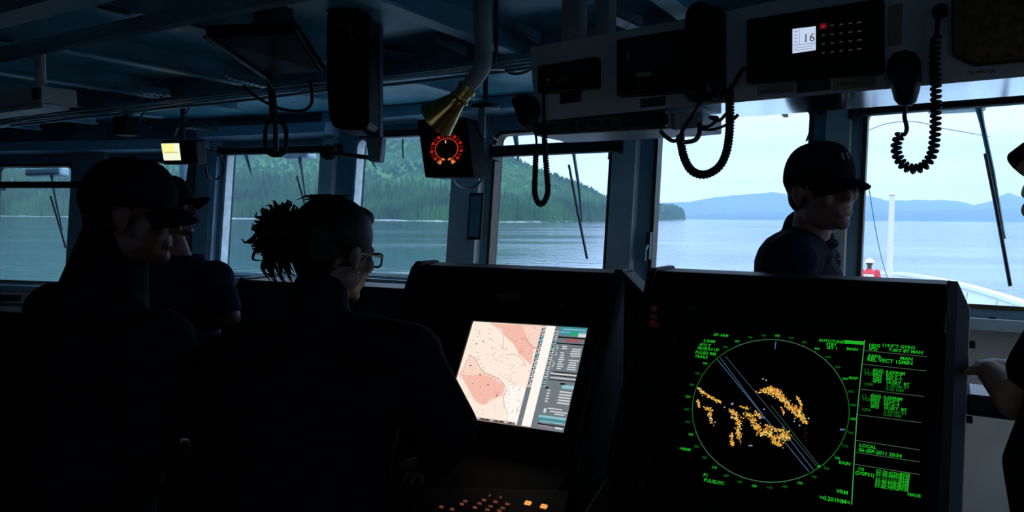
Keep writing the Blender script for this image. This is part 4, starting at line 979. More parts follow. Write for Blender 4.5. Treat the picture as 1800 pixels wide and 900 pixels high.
rt_text(1508, 826, 'OS', 5.5); rt_text(1503, 833, '(DGPS1)', 6.2); rt_text(1595, 871, 'NAVS', 6)
for k in range(6): rt_text(1540 - k * .5, 830 + k * 5.2, '%d7-%d0.%03dN' % (5, 3 + k, 412 + 77 * k), 5.6, G if k != 2 else Gd)
for k in range(6): rt_text(1580 - k * .5, 835 + k * 5.2, '.8%d28' % k, 5.6, G)
mb.build('radar_screen', rk, recalc=False)
mb = MB(); a = [rp_.w(x0 - .018, y0 - .018, .002), rp_.w(x1 + .018, y0 - .018, .002), rp_.w(x1 + .018, y1 + .018, .002), rp_.w(x0 - .018, y1 + .018, .002)]; b = [rp_.w(x0, y0, .002), rp_.w(x1, y0, .002), rp_.w(x1, y1, .002), rp_.w(x0, y1, .002)]
for i in range(4): j = (i + 1) % 4; mb.hexa([a[i], a[j], b[j], b[i]] + [p + rp_.n * .007 for p in (a[i], a[j], b[j], b[i])], blackp_m)
mb.build('bezel', rk)
for (p) in (((1146, 537), (1156, 540), (1153, 549), (1145, 547)), ((1143, 552), (1155, 554), (1155, 562), (1143, 560)), ((1142, 565), (1150, 563), (1160, 574), (1142, 575))):
    mb = MB(); mb.prism([rp_.h(x, y, .001) for x, y in p], rp_.n * .003, redst_m); mb.build('red_sticker', rk)
mb = MB(); mb.prism([rp_.h(x, y, .001) for x, y in ((1200, 540), (1238, 541), (1238, 544), (1200, 543))], rp_.n * .002, mat('dull plate', (.035, .035, .035), .6)); mb.build('name_plate', rk)
# shelf on the far side, knobs on the cheek
mb = MB(); c0, z0 = uside(1700, 704, dt2 + .0); p = ru(uo + .055, dt2 + .08, z0 - .012); mb.box(p, U * .125, N * .16, Z * .05, mat('shelf pad', (.018, .03, .055), .35)); mb.build('side_shelf', rk, bev=.014)
for (x, y) in ((1702, 605), (1699, 737)):
    uu, z0 = uside(x, y, dt2 + .02); mb = MB(); mb.lathe(ru(uo, dt2 + .02, z0), U, [(0, .009), (.012, .009), (.014, .006)], gask_m, 12); mb.build('knob', rk, smooth=True)

# ---------------------------------------- black forward console under the windows, dark counter to port
o = f1.w(0, 0, -.75); fk = None
A_, B_ = at(432, 500, 4.7), at(745, 500, 4.15); A_.z = B_.z = 0
fk = root('forward_console', (A_ + B_) / 2, 'low black sloped console under the windows behind the woman', 'console')
u_ = (B_ - A_).normalized(); n_ = V((-u_.y, u_.x, 0)); ztop = at(520, 494, 4.6).z
cabinet_shell(fk, [(-.45, 0), (-.45, ztop - .32), (-.30, ztop - .30), (-.02, ztop), (.22, ztop), (.22, 0)], .02, (B_ - A_).length, A_, u_, n_, black_m)
cabinet_shell(fk, [(-.47, 0), (-.47, ztop - .33), (-.31, ztop - .31), (-.03, ztop + .012), (.23, ztop + .012), (.23, 0)], -.02, .02, A_, u_, n_, blackp_m, name='end_panel')
mb = MB()
for k in range(6):
    c = A_ + u_ * (.25 + k * .16) + n_ * -.17 + Z * (ztop - .155); mb.box(c, u_ * .10, (n_ * .28 + Z * .30).normalized() * .22, (Z * .28 - n_ * .30).normalized() * .012, blackp_m)
mb.build('instrument_panel', fk, bev=.003)
ctz = .96
ak = at(-60, 548, 3.6); tb = root('chart_table', V((ak.x + 1.2, ak.y + .35, 0)), 'long dark counter along the port side behind the capped man', 'table')
A_ = V((ak.x - .6, ak.y + .12, 0)); u_ = V((math.cos(R(12)), -math.sin(R(12)), 0)); n_ = V((-u_.y, u_.x, 0)); ztb = at(60, 546, 3.6).z
mb = MB(); mb.prism([A_ + n_ * 0 + Z * (ztb - .03), A_ + u_ * 1.25 + Z * (ztb - .03), A_ + u_ * 1.25 + n_ * .75 + Z * (ztb - .03), A_ + n_ * .75 + Z * (ztb - .03)], Z * .03, blackp_m); mb.build('worktop', tb, bev=.005)
mb = MB(); q = A_ + u_ * .03 + n_ * .04; mb.prism([q, q + u_ * 1.19, q + u_ * 1.19 + n_ * .68, q + n_ * .68], Z * (ztb - .03), black_m); mb.build('cupboard', tb)
for k in range(2):
    mb = MB(); c = A_ + u_ * (.33 + .58 * k) + n_ * .035 + Z * (ztb * .5); mb.box(c, u_ * .48, n_ * .014, Z * (ztb - .16), black_m); d = mb.build('door', tb, bev=.003)
    mb = MB(); mb.tube([c + u_ * .16 + Z * .18 - n_ * .01, c + u_ * .16 + Z * .18 - n_ * .03, c + u_ * .16 + Z * .28 - n_ * .03, c + u_ * .16 + Z * .28 - n_ * .01], .005, darkst_m, 6); h_ = mb.build('handle', None); h_.parent = d; h_.location = h_.location - WORLD[d.name] + WORLD[d.name] * 0
    h_.location = WORLD[h_.name] - WORLD[tb.name]; WORLD[d.name] = WORLD[tb.name]
a = at(38, 538, 4.2); a.z = ztb; pb = MB(); c = at(64, 543, 3.95); c.z = ztb + .004; pb.box(c, u_ * .26, n_ * .18, Z * .008, paper_m); tag(pb.build('paper_stack', bev=.001), 'pale papers lying on the dark counter at the left edge', 'papers')
cc = at(15, 536, 4.0); cc.z = ztb + .02; pb = MB(); pb.box(cc, u_ * .28, n_ * .12, Z * .04, gask_m); tag(pb.build('binder', bev=.008), 'dark binder lying beside the papers on the counter', 'binder')

# ================================================================== overhead console with radios
op = Pn(at(1440, 90, 1.6), R(31), 0); DEP = .25
oc = root('overhead_console', op.o + N * .1, 'long grey overhead panel holding the radios above the windows', 'console')
hp = lambda px, py, o=0: op.h(px, py, o)
def panel(pts, name, mt):
    a = [hp(*p) for p in pts]; mb = MB(); b = [p + N * DEP for p in a]; k = len(a)
    mb.add(a + b, [list(range(k))[::-1], list(range(k, 2 * k))], mt)
    for i in range(k):
        j = (i + 1) % k; low = a[i].z < 1.86 and a[j].z < 1.86
        mb.add([a[i], a[j], b[j], b[i]], [(0, 1, 2, 3)], alu_m if low else mt)
    bm_ = mb.build(name, oc); return bm_
panel([(931, 84), (1284, 18), (1284, 180), (957, 212), (938, 165)], 'port_section', grayp_m)
panel([(1284, 18), (1400, -6), (1900, -108), (1900, 126), (1284, 181)], 'starboard_section', grayp_m)
for x0_, x1_, yb in ((986, 1018, 70), (1046, 1070, 58)):
    a, b = hp(x0_, yb, -.05), hp(x1_, yb, -.05); w = b - a; a.z -= .01; mb = MB(); p = [a, a + w, a + w + N * .05, a + N * .05]; mb.hexa(p + [V((q.x, q.y, CEIL)) for q in p], post_m); mb.build('hanger_post', oc, bev=.003)
def plate(pts, name, mt, th=.002, txt=None, tm=None):
    a = [hp(*p) for p in pts]; mb = MB(); mb.prism(a, -N * th, mt)
    if txt:
        p0 = hp(pts[3][0] + 3, pts[3][1] - 4, th + .0004); hgt = (a[0] - a[3]).length * .42; mb.text(txt, p0 - N * (th + .0006) + N * 0, (a[2] - a[3]).normalized(), Z, hgt, tm)
    return mb.build(name, oc)
ptx = mat('printed lettering', (.03, .02, .015), .7)
plate([(985, 162), (1022, 157), (1022, 178), (985, 183)], 'black_label', labeld_m); plate([(1126, 174), (1170, 169), (1170, 185), (1126, 190)], 'black_label', labeld_m)
plate([(1365, 33), (1488, 15), (1488, 24), (1365, 42)], 'tan_label', label_m); plate([(1562, 10), (1587, 6), (1585, 78), (1561, 82)], 'tan_label', label_m)
plate([(1332, 150), (1397, 144), (1397, 162), (1332, 168)], 'tan_label', mat('grey label', (.32, .30, .26), .6)); plate([(1400, 143), (1460, 137), (1460, 158), (1400, 164)], 'black_label', labeld_m); plate([(1465, 137), (1540, 130), (1540, 152), (1465, 160)], 'tan_label', label_m)
mb = MB(); mb.text('BRIDGE VHF', hp(1336, 164, .0005) - N * .003, op.u, Z, .008, ptx); mb.text('LEAVE ON CHANNEL', hp(1372, 38, .0005) - N * .003, op.u, Z, .007, ptx); mb.text('EMERGENCY', hp(1472, 152, .0005) - N * .003, op.u, Z, .009, ptx); mb.text('ON BRIDGE', hp(1698, 131, .0005) - N * .001, op.u, Z, .009, ptx); mb.build('printed_lettering', oc, recalc=False)

def radio(name, pts, th, lab, cat='radio', bev=.006):
    a = [hp(*p) - N * .0015 for p in pts]; r = root(name, sum(a, V((0, 0, 0))) / len(a), lab, cat); mb = MB(); mb.prism(a, -N * th, blackp_m); mb.build('housing', r, bev=bev); return r
def knob(r, px, py, off, rad, mt=None, h=.012):
    mb = MB(); mb.lathe(hp(px, py) - N * off, -N, [(0, rad), (h * .8, rad * .92), (h, rad * .7)], mt or gask_m, 14); mb.build('knob', r, smooth=True)
bright = mat('knob tip', (.35, .33, .3), .3, .6)
r1 = radio('intercom', [(954, 119), (1058, 102), (1058, 157), (954, 167)], .03, 'small black intercom unit at the port end of the overhead console')
knob(r1, 976, 145, .03, .011); knob(r1, 976, 145, .042, .004, bright, .003); knob(r1, 994, 145, .03, .007); knob(r1, 1004, 144, .03, .004, bright, .004)
mb = MB(); mb.prism([hp(*p) - N * .03 for p in ((990, 122), (1052, 112), (1052, 128), (990, 137))], -N * .003, gask_m); mb.build('display', r1)
r2 = radio('radio_telephone', [(1093, 74), (1214, 55), (1214, 164), (1093, 173)], .035, 'black radio telephone set in the middle of the port overhead section')
mb = MB(); mb.prism([hp(*p) - N * .035 for p in ((1128, 132), (1154, 130), (1154, 138), (1128, 140))], -N * .002, emi('dim green readout', (.09, .13, .11), .3)); mb.build('readout', r2)
mb = MB(); mb.prism([hp(*p) - N * .035 for p in ((1104, 84), (1204, 68), (1204, 122), (1104, 132))], -N * .003, gask_m); mb.build('front_panel', r2)
mb = MB(); mb.tube([hp(1117, 98) - N * .045, hp(1117, 112) - N * .045], .004, bright, 8); mb.build('switch', r2)
for k in range(4): knob(r2, 1112 + k * 22, 153 - k * 2, .035, .008)
r3 = radio('vhf_radio', [(1318, 40), (1556, 3), (1556, 132), (1318, 150)], .035, 'wide black marine radio with a lit screen reading 16')
mb = MB(); off = .038
lcd = E('lcd pale blue', (196, 212, 240), 1.0); lcdk = E('lcd dark mark', (70, 75, 95), .6); lcdm = E('lcd grey', (150, 165, 190), .9)
fr = lambda px, py, o=off: hp(px, py, o)
mb.prism([hp(*p) - N * .035 for p in ((1388, 46), (1438, 39), (1438, 91), (1388, 97))], -N * .002, gask_m)
mb.poly([fr(*p) for p in ((1393, 51), (1434, 46), (1434, 88), (1393, 94))], lcd)
mb.poly([fr(*p, .0385) for p in ((1394, 79), (1433, 75), (1433, 76.5), (1394, 80.5))], lcdm); mb.poly([fr(*p, .0385) for p in ((1405, 52), (1406, 52), (1406, 78), (1405, 78))], lcdm)
for k in range(4): mb.poly([fr(*p, .0385) for p in ((1396, 55 + k * 6), (1402, 54 + k * 6), (1402, 56 + k * 6), (1396, 57 + k * 6))], lcdm)
for k in range(2): mb.poly([fr(*p, .0385) for p in ((1396, 84 + k * 4), (1430, 80 + k * 4), (1430, 81 + k * 4), (1396, 85.5 + k * 4))], lcdm)
mb.text('16', fr(1411, 74.5, .0388), op.u, Z, .0245, lcdk)
mb.build('lit_screen', r3, recalc=False)
for ry in range(4):
    for rx in range(5):
        px = 1452 + rx * 15.6; py = 53 + ry * 15.2 - rx * 1.7
        mb = MB(); c = hp(px, py) - N * .037; mb.box(c, op.u * .0125, Z * .0105, N * .006, mat('radio key', (.02, .02, .02), .5) if (rx or ry) else mat('red key', (.5, .02, .05), .5, emit=lin((.5, .05, .10)), es=.5))
        mb.box(c - N * .0035 - Z * .001, op.u * (.006 if rx < 4 else .008), Z * .0022, N * .001, E('key legend', (95, 85, 80), .35) if (rx or ry) else E('key legend red', (190, 50, 70), .5)); mb.build('key', r3)
mb = MB(); mb.prism([hp(*p) - N * .035 for p in ((1335, 53), (1380, 46), (1380, 48), (1335, 55))], -N * .001, mat('dull plate', (.035, .035, .035), .6)); mb.build('maker_strip', r3)
knob(r3, 1350, 118, .035, .016); knob(r3, 1350, 80, .035, .010)
# cork board
cbp = [(1678, -80), (1860, -110), (1860, 99), (1714, 112), (1678, 95)]
a = [hp(*p) - N * .0015 for p in cbp]; kb_ = root('cork_board', a[2], 'brown cork board fixed at the starboard end of the overhead console', 'board')
mb = MB(); mb.prism(a, -N * .012, cork_m); mb.build('cork', kb_)
mb = MB()
for i in range(2, 5): p, q = a[i], a[(i + 1) % 5]; mb.tube([p - N * .006, q - N * .006], .006, wood_m, 4)
mb.build('edge_trim', kb_)
# telephone handset in its cradle (vertical black body)
hb = [(1214, 40), (1222, 24), (1270, 16), (1279, 26), (1279, 160), (1270, 178), (1222, 182), (1214, 172)]
a = [hp(*p) - N * .0015 for p in hb]; tp = root('telephone', sum(a, V()) / 8, 'tall black telephone handset in its cradle with a thick coiled cord', 'telephone')
mb = MB(); mb.prism(a, -N * .05, blackp_m); mb.build('cradle', tp, bev=.01)
mb = MB(); c0, c1 = hp(1247, 42) - N * .075, hp(1247, 158) - N * .075; mb.tube(smoothpath([c0 + N * .012, c0 - N * .008, c0.lerp(c1, .3) - N * .022, c0.lerp(c1, .7) - N * .022, c1 - N * .008, c1 + N * .012], 5), [.028] * 8 + [.020] * 10 + [.028] * 8, black_m, 12); mb.build('handset', tp, smooth=True)
pts = [hp(1282, 158, .02), hp(1283, 195, .02), hp(1282, 235, .02), hp(1276, 270, .02), hp(1262, 295, .02), hp(1238, 307, .02), hp(1216, 300, .02), hp(1203, 278, .02), hp(1197, 252, .02), hp(1196, 238, .02)]
sp_ = smoothpath(pts, 10); mb = MB(); mb.tube(helix(sp_, .0072, .0068, 10), .0035, cabl_m, 6); mb.build('coiled_cord', tp, smooth=True)
mb = MB(); mb.tube(smoothpath([hp(1196, 240, .02), hp(1202, 225, .02), hp(1216, 205, .02), hp(1230, 182, .0)]), .005, cabl_m, 6); mb.tube(smoothpath([hp(1196, 242, .02), hp(1184, 248, .02), hp(1170, 240, 0), hp(1162, 232, -.05)]), .005, cabl_m, 6); mb.tube(smoothpath([hp(1205, 250, .02), hp(1222, 246, .0), hp(1230, 232, -.02), hp(1229, 218, -.04)]), .006, cabl_m, 6); mb.build('cord_tail', tp, smooth=True)
wire('wire_bunch', 'small tangled black wires hanging beside the thick telephone cord', [hp(1225, 222, -.05), hp(1246, 222, -.05), hp(1262, 208, -.05), hp(1248, 206, -.06), hp(1264, 212, -.05), hp(1278, 200, -.06), hp(1286, 211, -.05), hp(1297, 202, -.06)], .004, gask_m, 'wires')
wire('wire_bunch', 'single black wire sagging below the tangled wires by the telephone', [hp(1226, 226, -.06), hp(1250, 228, -.06), hp(1275, 220, -.06), hp(1288, 205, -.06)], .0035, gask_m, 'wires')
wire('cord_lead', 'black lead running from the telephone to the wide radio', [hp(1281, 158, .012), hp(1290, 148, .012), hp(1300, 130, .012), hp(1310, 118, .012)], .005, gask_m, 'cable')
# fist microphones with coiled cords
def mike(pxs, lab, th, coil, tailpts, rc_, pitch, wr, conn=None):
    a = [hp(*p, .03) for p in pxs]; c = sum(a, V()) / len(a); r = root('hand_microphone', c, lab, 'microphone')
    mb = MB(); k = len(a); fr_ = [p - N * th * .5 for p in a]; ctr = c
    vs = [ctr + (p - ctr) * .82 + N * .012 for p in a] + [p - N * .004 for p in a] + [p - N * (th * .6) for p in a] + [ctr + (p - ctr) * .78 - N * th for p in a]
    fs = [list(range(k))] + [list(range(3 * k, 4 * k))]
    for q in range(3):
        for i in range(k): j = (i + 1) % k; fs.append((q * k + i, q * k + j, q * k + k + j, q * k + k + i))
    mb.add(vs, fs, blackp_m); mb.build('body', r, smooth=True)
    mb = MB(); top = max(a, key=lambda p: p.z); mb.box(V((c.x, c.y, c.z)) + N * .017, op.u * .02, N * .022, Z * .05, darkst_m); mb.build('hanger', r, bev=.003)
    mb = MB(); e = ctr - N * th; 
    for i in range(4): mb.box(e + Z * (.002 + .007 * i), op.u * .022, Z * .003, N * .002, gask_m)
    mb.build('grille', r)
    mb = MB(); sp = smoothpath([hp(*p, .03) for p in coil], 10); mb.tube(helix(sp, rc_, pitch, 10), wr, cabl_m, 6); 
    mb.tube(smoothpath([hp(*p, .03) for p in tailpts]), wr * 1.15, cabl_m, 6); mb.build('coiled_cord', r, smooth=True)
    if conn:
        mb = MB(); mb.lathe(hp(*conn) + N * .001, -N, [(0, .014), (.02, .014), (.024, .010), (.035, .009)], gask_m, 14); mb.tube(smoothpath([hp(*conn, .03), hp(conn[0] - 4, conn[1] + 12, .03), hp(coil[-1][0], coil[-1][1], .03)]), wr * 1.2, cabl_m, 6); mb.build('connector', r, smooth=True)
    return r
mike([(1562, 112), (1572, 98), (1592, 92), (1610, 97), (1620, 112), (1621, 135), (1617, 160), (1611, 180), (1602, 187), (1582, 187), (1573, 178), (1567, 155), (1560, 135)], 'large black hand microphone hanging below the cork board side of the wide radio', .045,
     [(1583, 236), (1576, 252), (1577, 272), (1588, 290), (1606, 297), (1625, 291), (1638, 272), (1643, 245), (1645, 200), (1645, 150), (1643, 100), (1646, 62)], [(1592, 184), (1590, 205), (1594, 225), (1590, 236), (1583, 236)], .0075, .0105, .0036, (1653, 22))
mike([(908, 178), (916, 168), (930, 166), (944, 172), (950, 190), (948, 210), (944, 228), (934, 233), (926, 226), (918, 205)], 'small black hand microphone hanging at the port end of the overhead console', .04,
     [(942, 268), (941, 300), (940, 335), (944, 353), (951, 359), (958, 352), (963, 335), (961, 300), (958, 262), (957, 232)], [(940, 230), (943, 248), (942, 268)], .0055, .0066, .0030)
mb = MB(); mb.tube([hp(957, 232, .03), hp(956, 200, .02), hp(955, 160, .012)], .004, cabl_m, 6); tag(mb.build('microphone_lead'), 'thin black lead running up the port edge of the overhead console', 'cable')
mb = MB(); mb.box(at(952, 212, 1.9), U * .012, N * .012, Z * .02, bright); 
# equipment rack slung below the port section
a = [hp(*p, -.02) for p in ((930, 217), (1177, 197), (1178, 226), (940, 239))]
er = root('rack_unit', sum(a, V()) / 4, 'shallow grey electronics unit slung under the port overhead section', 'electronics')
mb = MB(); b = [p + N * .20 for p in a]; mb.add(a + b, [(3, 2, 1, 0), (4, 5, 6, 7), (0, 1, 5, 4), (1, 2, 6, 5), (2, 3, 7, 6), (3, 0, 4, 7)], steel_m)
mb.build('case', er, bev=.003)
mb = MB(); q = [hp(*p, -.018) for p in ((942, 218), (1174, 200), (1174, 224), (946, 236))]; mb.prism(q, -N * .004, mat('rack face', (.07, .07, .065), .6, var=.35, scale=30)); mb.build('face_plate', er)
mb = MB()
for k in range(22): c = hp(1095 + k * 3.6, 212 - k * .2, -.012); mb.box(c, op.u * .003, Z * .03, N * .003, gask_m)
mb.build('vent_slots', er); 
for k, px in enumerate((966, 1003, 1022, 1046, 1068)): mb = MB(); mb.box(hp(px, 221 - k * 1.2, -.012), op.u * (.020 if k % 2 else .012), Z * .014, N * .006, gask_m); mb.build('socket', er, bev=.001)
for p in ((1172, 198), (1172, 221)): mb = MB(); mb.lathe(hp(*p, -.013), -N, [(0, .005), (.003, .004)], bright, 8); mb.build('screw', er)
mb = MB(); e0 = [hp(*p, -.02) + N * .02 for p in ((1178, 197), (1230, 193), (1230, 222), (1179, 227))]; mb.hexa(e0 + [p + N * .17 for p in e0], motor_d := mat('light grey case', (.36, .42, .46), .4)); mb.build('end_case', er, bev=.003)
# ================================================================== people
def blob(mb, name, parent, mt, voxel=.008, sm=4, smooth=True):
    """merge overlapping volumes into one continuous skin and smooth it"""
    org = WORLD[parent.name]
    me = mb.mesh('b', org); o = bpy.data.objects.new('b', me); col.objects.link(o)
    r = o.modifiers.new('r', 'REMESH'); r.mode = 'VOXEL'; r.voxel_size = voxel; r.use_smooth_shade = True
    if sm: s_ = o.modifiers.new('s', 'SMOOTH'); s_.factor = .5; s_.iterations = sm
    dg = bpy.context.evaluated_depsgraph_get(); nm = bpy.data.meshes.new_from_object(o.evaluated_get(dg)); nm.name = name
    bpy.data.objects.remove(o); bpy.data.meshes.remove(me)
    nm.materials.clear(); nm.materials.append(mt); nm.polygons.foreach_set('material_index', [0] * len(nm.polygons)); nm.polygons.foreach_set('use_smooth', [True] * len(nm.polygons))
    ob = bpy.data.objects.new(name, nm); col.objects.link(ob); ob.parent = parent; WORLD[ob.name] = org; return ob

class Head:
    def __init__(s, chin, yaw, pitch=0.0, roll=0.0, k=1.0):
        f = V((math.cos(R(yaw)) * math.cos(R(pitch)), math.sin(R(yaw)) * math.cos(R(pitch)), math.sin(R(pitch))))
        l = Z.cross(f).normalized(); u = f.cross(l)
        l2 = l * math.cos(R(roll)) + u * math.sin(R(roll)); u2 = u * math.cos(R(roll)) - l * math.sin(R(roll))
        s.f, s.l, s.u, s.o, s.k = f, l2, u2, V(chin), k
    def p(s, x, y, z): return s.o + (s.f * x + s.l * y + s.u * z) * s.k
    def e(s, x, y, z): return (s.f * x * s.k, s.l * y * s.k, s.u * z * s.k)

def head_shape(mb, h, mt, neck):
    p, e, k = h.p, h.e, h.k
    mb.ell(p(-.008, 0, .150), e(.097, .076, .088), mt, 28, 16); mb.ell(p(.035, 0, .085), e(.058, .060, .083), mt, 24, 14); mb.ell(p(.030, 0, .045), e(.055, .055, .046), mt, 20, 12)
    mb.ell(p(.074, 0, .018), e(.020, .024, .019), mt, 12, 8)
    mb.cap(p(.086, 0, .128), p(.106, 0, .090), .0085 * k, .0125 * k, mt)
    for s_ in (-1, 1):
        mb.ell(p(.094, .012 * s_, .084), e(.010, .009, .009), mt, 10, 6); mb.ell(p(.064, .045 * s_, .095), e(.024, .020, .024), mt, 12, 8)
        mb.cap(p(.088, .012 * s_, .136), p(.074, .046 * s_, .136), .010 * k, .009 * k, mt)
        mb.ell(p(-.006, .078 * s_, .108), e(.020, .008, .032), mt, 14, 8); mb.ell(p(-.012, .083 * s_, .115), e(.014, .006, .022), mt, 12, 6)
        mb.ell(p(-.002, .078 * s_, .083), e(.010, .006, .012), mt, 8, 6); mb.ell(p(.01, .05 * s_, .05), e(.04, .014, .03), mt, 10, 8)
    for z, r in ((.058, .0078), (.047, .0088)): mb.cap(p(.086, -.019, z), p(.086, .019, z), r * k, r * k, mt); mb.ell(p(.089, 0, z), e(.009, .02, r), mt, 10, 6)
    mb.cap(p(-.022, 0, .08), neck, .055 * k, .060 * k, mt)

def hand(mb, w, d, pn, th, mt, curl=35, k=1.0):
    """palm, four unequal bent fingers and a thumb leaving the side of the palm near its base"""
    d = V(d).normalized(); pn = V(pn); pn = (pn - d * pn.dot(d)).normalized(); sd = d.cross(pn).normalized() * th
    w = V(w)
    mb.ell(w + d * .048 * k, (d * .055 * k, sd * .042 * k, pn * .016 * k), mt, 14, 8)
    for i, (off, ln) in enumerate(((.030, .073), (.010, .082), (-.011, .076), (-.031, .058))):
        a = w + d * .088 * k + sd * off * k; dd = d + sd * off * 2.2; dd.normalize(); pos = a; ang = 0
        mb.cap(w + d * .05 * k + sd * off * .8 * k, a, .010 * k, .0092 * k, mt, 8)
        for j, fr_ in enumerate((.45, .32, .23)):
            ang += R(curl * (.7, 1.0, .8)[j]); q = dd * math.cos(ang) - pn * math.sin(ang); nx = pos + q * ln * fr_ * k
            mb.cap(pos, nx, (.0090 - .0007 * j) * k, (.0084 - .0008 * j) * k, mt, 8); pos = nx
    a = w + d * .022 * k + sd * .030 * k; q = (d * .65 + sd * .70 - pn * .25).normalized(); b = a + q * .042 * k; c = b + (d * .9 + sd * .25 - pn * .35).normalized() * .030 * k
    mb.cap(w + d * .02 * k, a, .014 * k, .013 * k, mt, 8); mb.cap(a, b, .012 * k, .0098 * k, mt, 8); mb.cap(b, c, .0096 * k, .008 * k, mt, 8)

def ring(c, A, B, n=24): return [c + A * math.cos(2 * math.pi * k / n) + B * math.sin(2 * math.pi * k / n) for k in range(n)]

def human(name, label, chin, hyaw, tc, tyaw, H, sh, arms, shirt_m, trou_m, hpitch=0, hroll=0, k=1.0, bulk=1.0, sleeves=(1, 1), feet=0.0, skin=None, vox=.007, coarse=1.0, belly=0.0):
    """chin: chin point; tc: torso axis (x, y); sh: {'L':,'R':} shoulder joints; arms: {'L': (elbow, wrist, handdir), ...}"""
    skin = skin or skin_shaded_m
    h = Head(chin, hyaw, hpitch, hroll, k); rt_ = root(name, V((tc[0], tc[1], feet)), label, 'person')
    f = V((math.cos(R(tyaw)), math.sin(R(tyaw)), 0)); l = V((-f.y, f.x, 0)); T0 = V((tc[0], tc[1], feet))
    zs = (sh['L'].z + sh['R'].z) / 2 - feet; zh = .53 * H; mid = (sh['L'] + sh['R']) / 2; mid0 = V((mid.x, mid.y, 0)); lean = V((mid.x - T0.x, mid.y - T0.y, 0))
    hs = (sh['L'] - sh['R']); hs.z = 0; hsh = hs.length / 2; ls = hs.normalized()
    nb = mid + Z * (.055) + f * .005
    def torso(mb, g, mt):
        S_ = []
        for t, wl, wd, fo in ((-.06, .150, .115, 0), (0, .172, .118, 0), (.12, .168, .115, .0), (.35, .152, .105, .01), (.6, .165, .115, .012), (.8, hsh * .98, .118, .005), (.93, hsh * .95, .10, .0), (1.0, hsh * .72, .082, -.005), (1.07, .085, .07, -.006), (1.14, .062, .058, 0)):
            c = T0 + Z * (zh + (zs - zh) * t) + lean * max(0, min(1, t)) + f * (fo + belly * math.exp(-((t - .3) / .25) ** 2) * .5)
            ll = l.lerp(ls, max(0, min(1, t))); wdd = wd + belly * math.exp(-((t - .3) / .25) ** 2) * .5
            S_.append((c, ll * (wl * g + (g - 1) * .02), f * (wdd * g)))
        mb.loft(S_, mt)
    body = MB(); head_shape(body, h, skin, nb - Z * .05)
    torso(body, .93, skin)
    legs = {}
    for sd, sg in (('L', 1), ('R', -1)):
        s_, (e_, w_, hd, pn) = sh[sd], arms[sd]
        body.cap(s_, e_, .047, .039, skin); body.cap(e_, w_, .041, .028, skin); body.ell(s_, (l * .055, f * .055, Z * .05), skin)
        hand(body, w_, hd, pn, sg, skin)
        hip = T0 + Z * (zh - .02) + l * sg * .088; kn = T0 + Z * (.285 * H) + l * sg * .095 + f * .02; an = T0 + Z * (.05 * H) + l * sg * .10 - f * .01
        legs[sd] = (hip, kn, an); body.cap(hip, kn, .078, .054, skin); body.cap(kn, an, .054, .036, skin); body.cap(an - Z * .02, an + f * .14 - Z * .05, .035, .028, skin)
    blob(body, 'body', rt_, skin, vox * .8 * coarse, 3)
    st = MB(); torso(st, 1.04 * bulk, shirt_m)
    for sd, sl in (('L', sleeves[0]), ('R', sleeves[1])):
        s_, (e_, w_, _, _) = sh[sd], arms[sd]
        st.ell(s_, (l * .072 * bulk, f * .075 * bulk, Z * .066 * bulk), shirt_m)
        st.cap(s_, s_.lerp(e_, min(1, sl)) if sl < 1 else e_, .064 * bulk, .056 * bulk, shirt_m)
        if sl >= 1: st.cap(e_, e_.lerp(w_, .93), .056 * bulk, .042 * bulk, shirt_m)
    so = blob(st, 'shirt', rt_, shirt_m, vox * 1.15 * coarse, 5)
    ct_ = MB(); cn = nb + f * .012; A_, B_ = l * .068, f * .070
    ct_.tube([p for p in ring(cn + Z * .0, A_, B_)], .016, shirt_m, 8, closed=True); ct_.tube(ring(cn + Z * .022 - f * .006, A_ * .97, B_ * .97), .012, shirt_m, 8, closed=True)
    ct_.build('collar', rt_, smooth=True)
    tr = MB()
    for sd in 'LR':
        hip, kn, an = legs[sd]; tr.cap(hip, kn, .094, .070, trou_m); tr.cap(kn, an + Z * .02, .070, .060, trou_m)
    tr.ell(T0 + Z * (zh + .0), (l * .178, f * .128, Z * .10), trou_m); blob(tr, 'trousers', rt_, trou_m, vox * 1.3 * coarse, 4)
    for sd in 'LR':
        hip, kn, an = legs[sd]; m = MB(); b_ = V((an.x, an.y, feet)); m.ell(b_ + f * .045, (f * .135, l * .048, Z * .075), shoe_m, 16, 8, 0.0); m.ell(b_ - f * .03, (f * .06, l * .042, Z * .12), shoe_m, 14, 8, 0.0); m.build('shoe', rt_, smooth=True)
    return rt_, h, f, l, nb

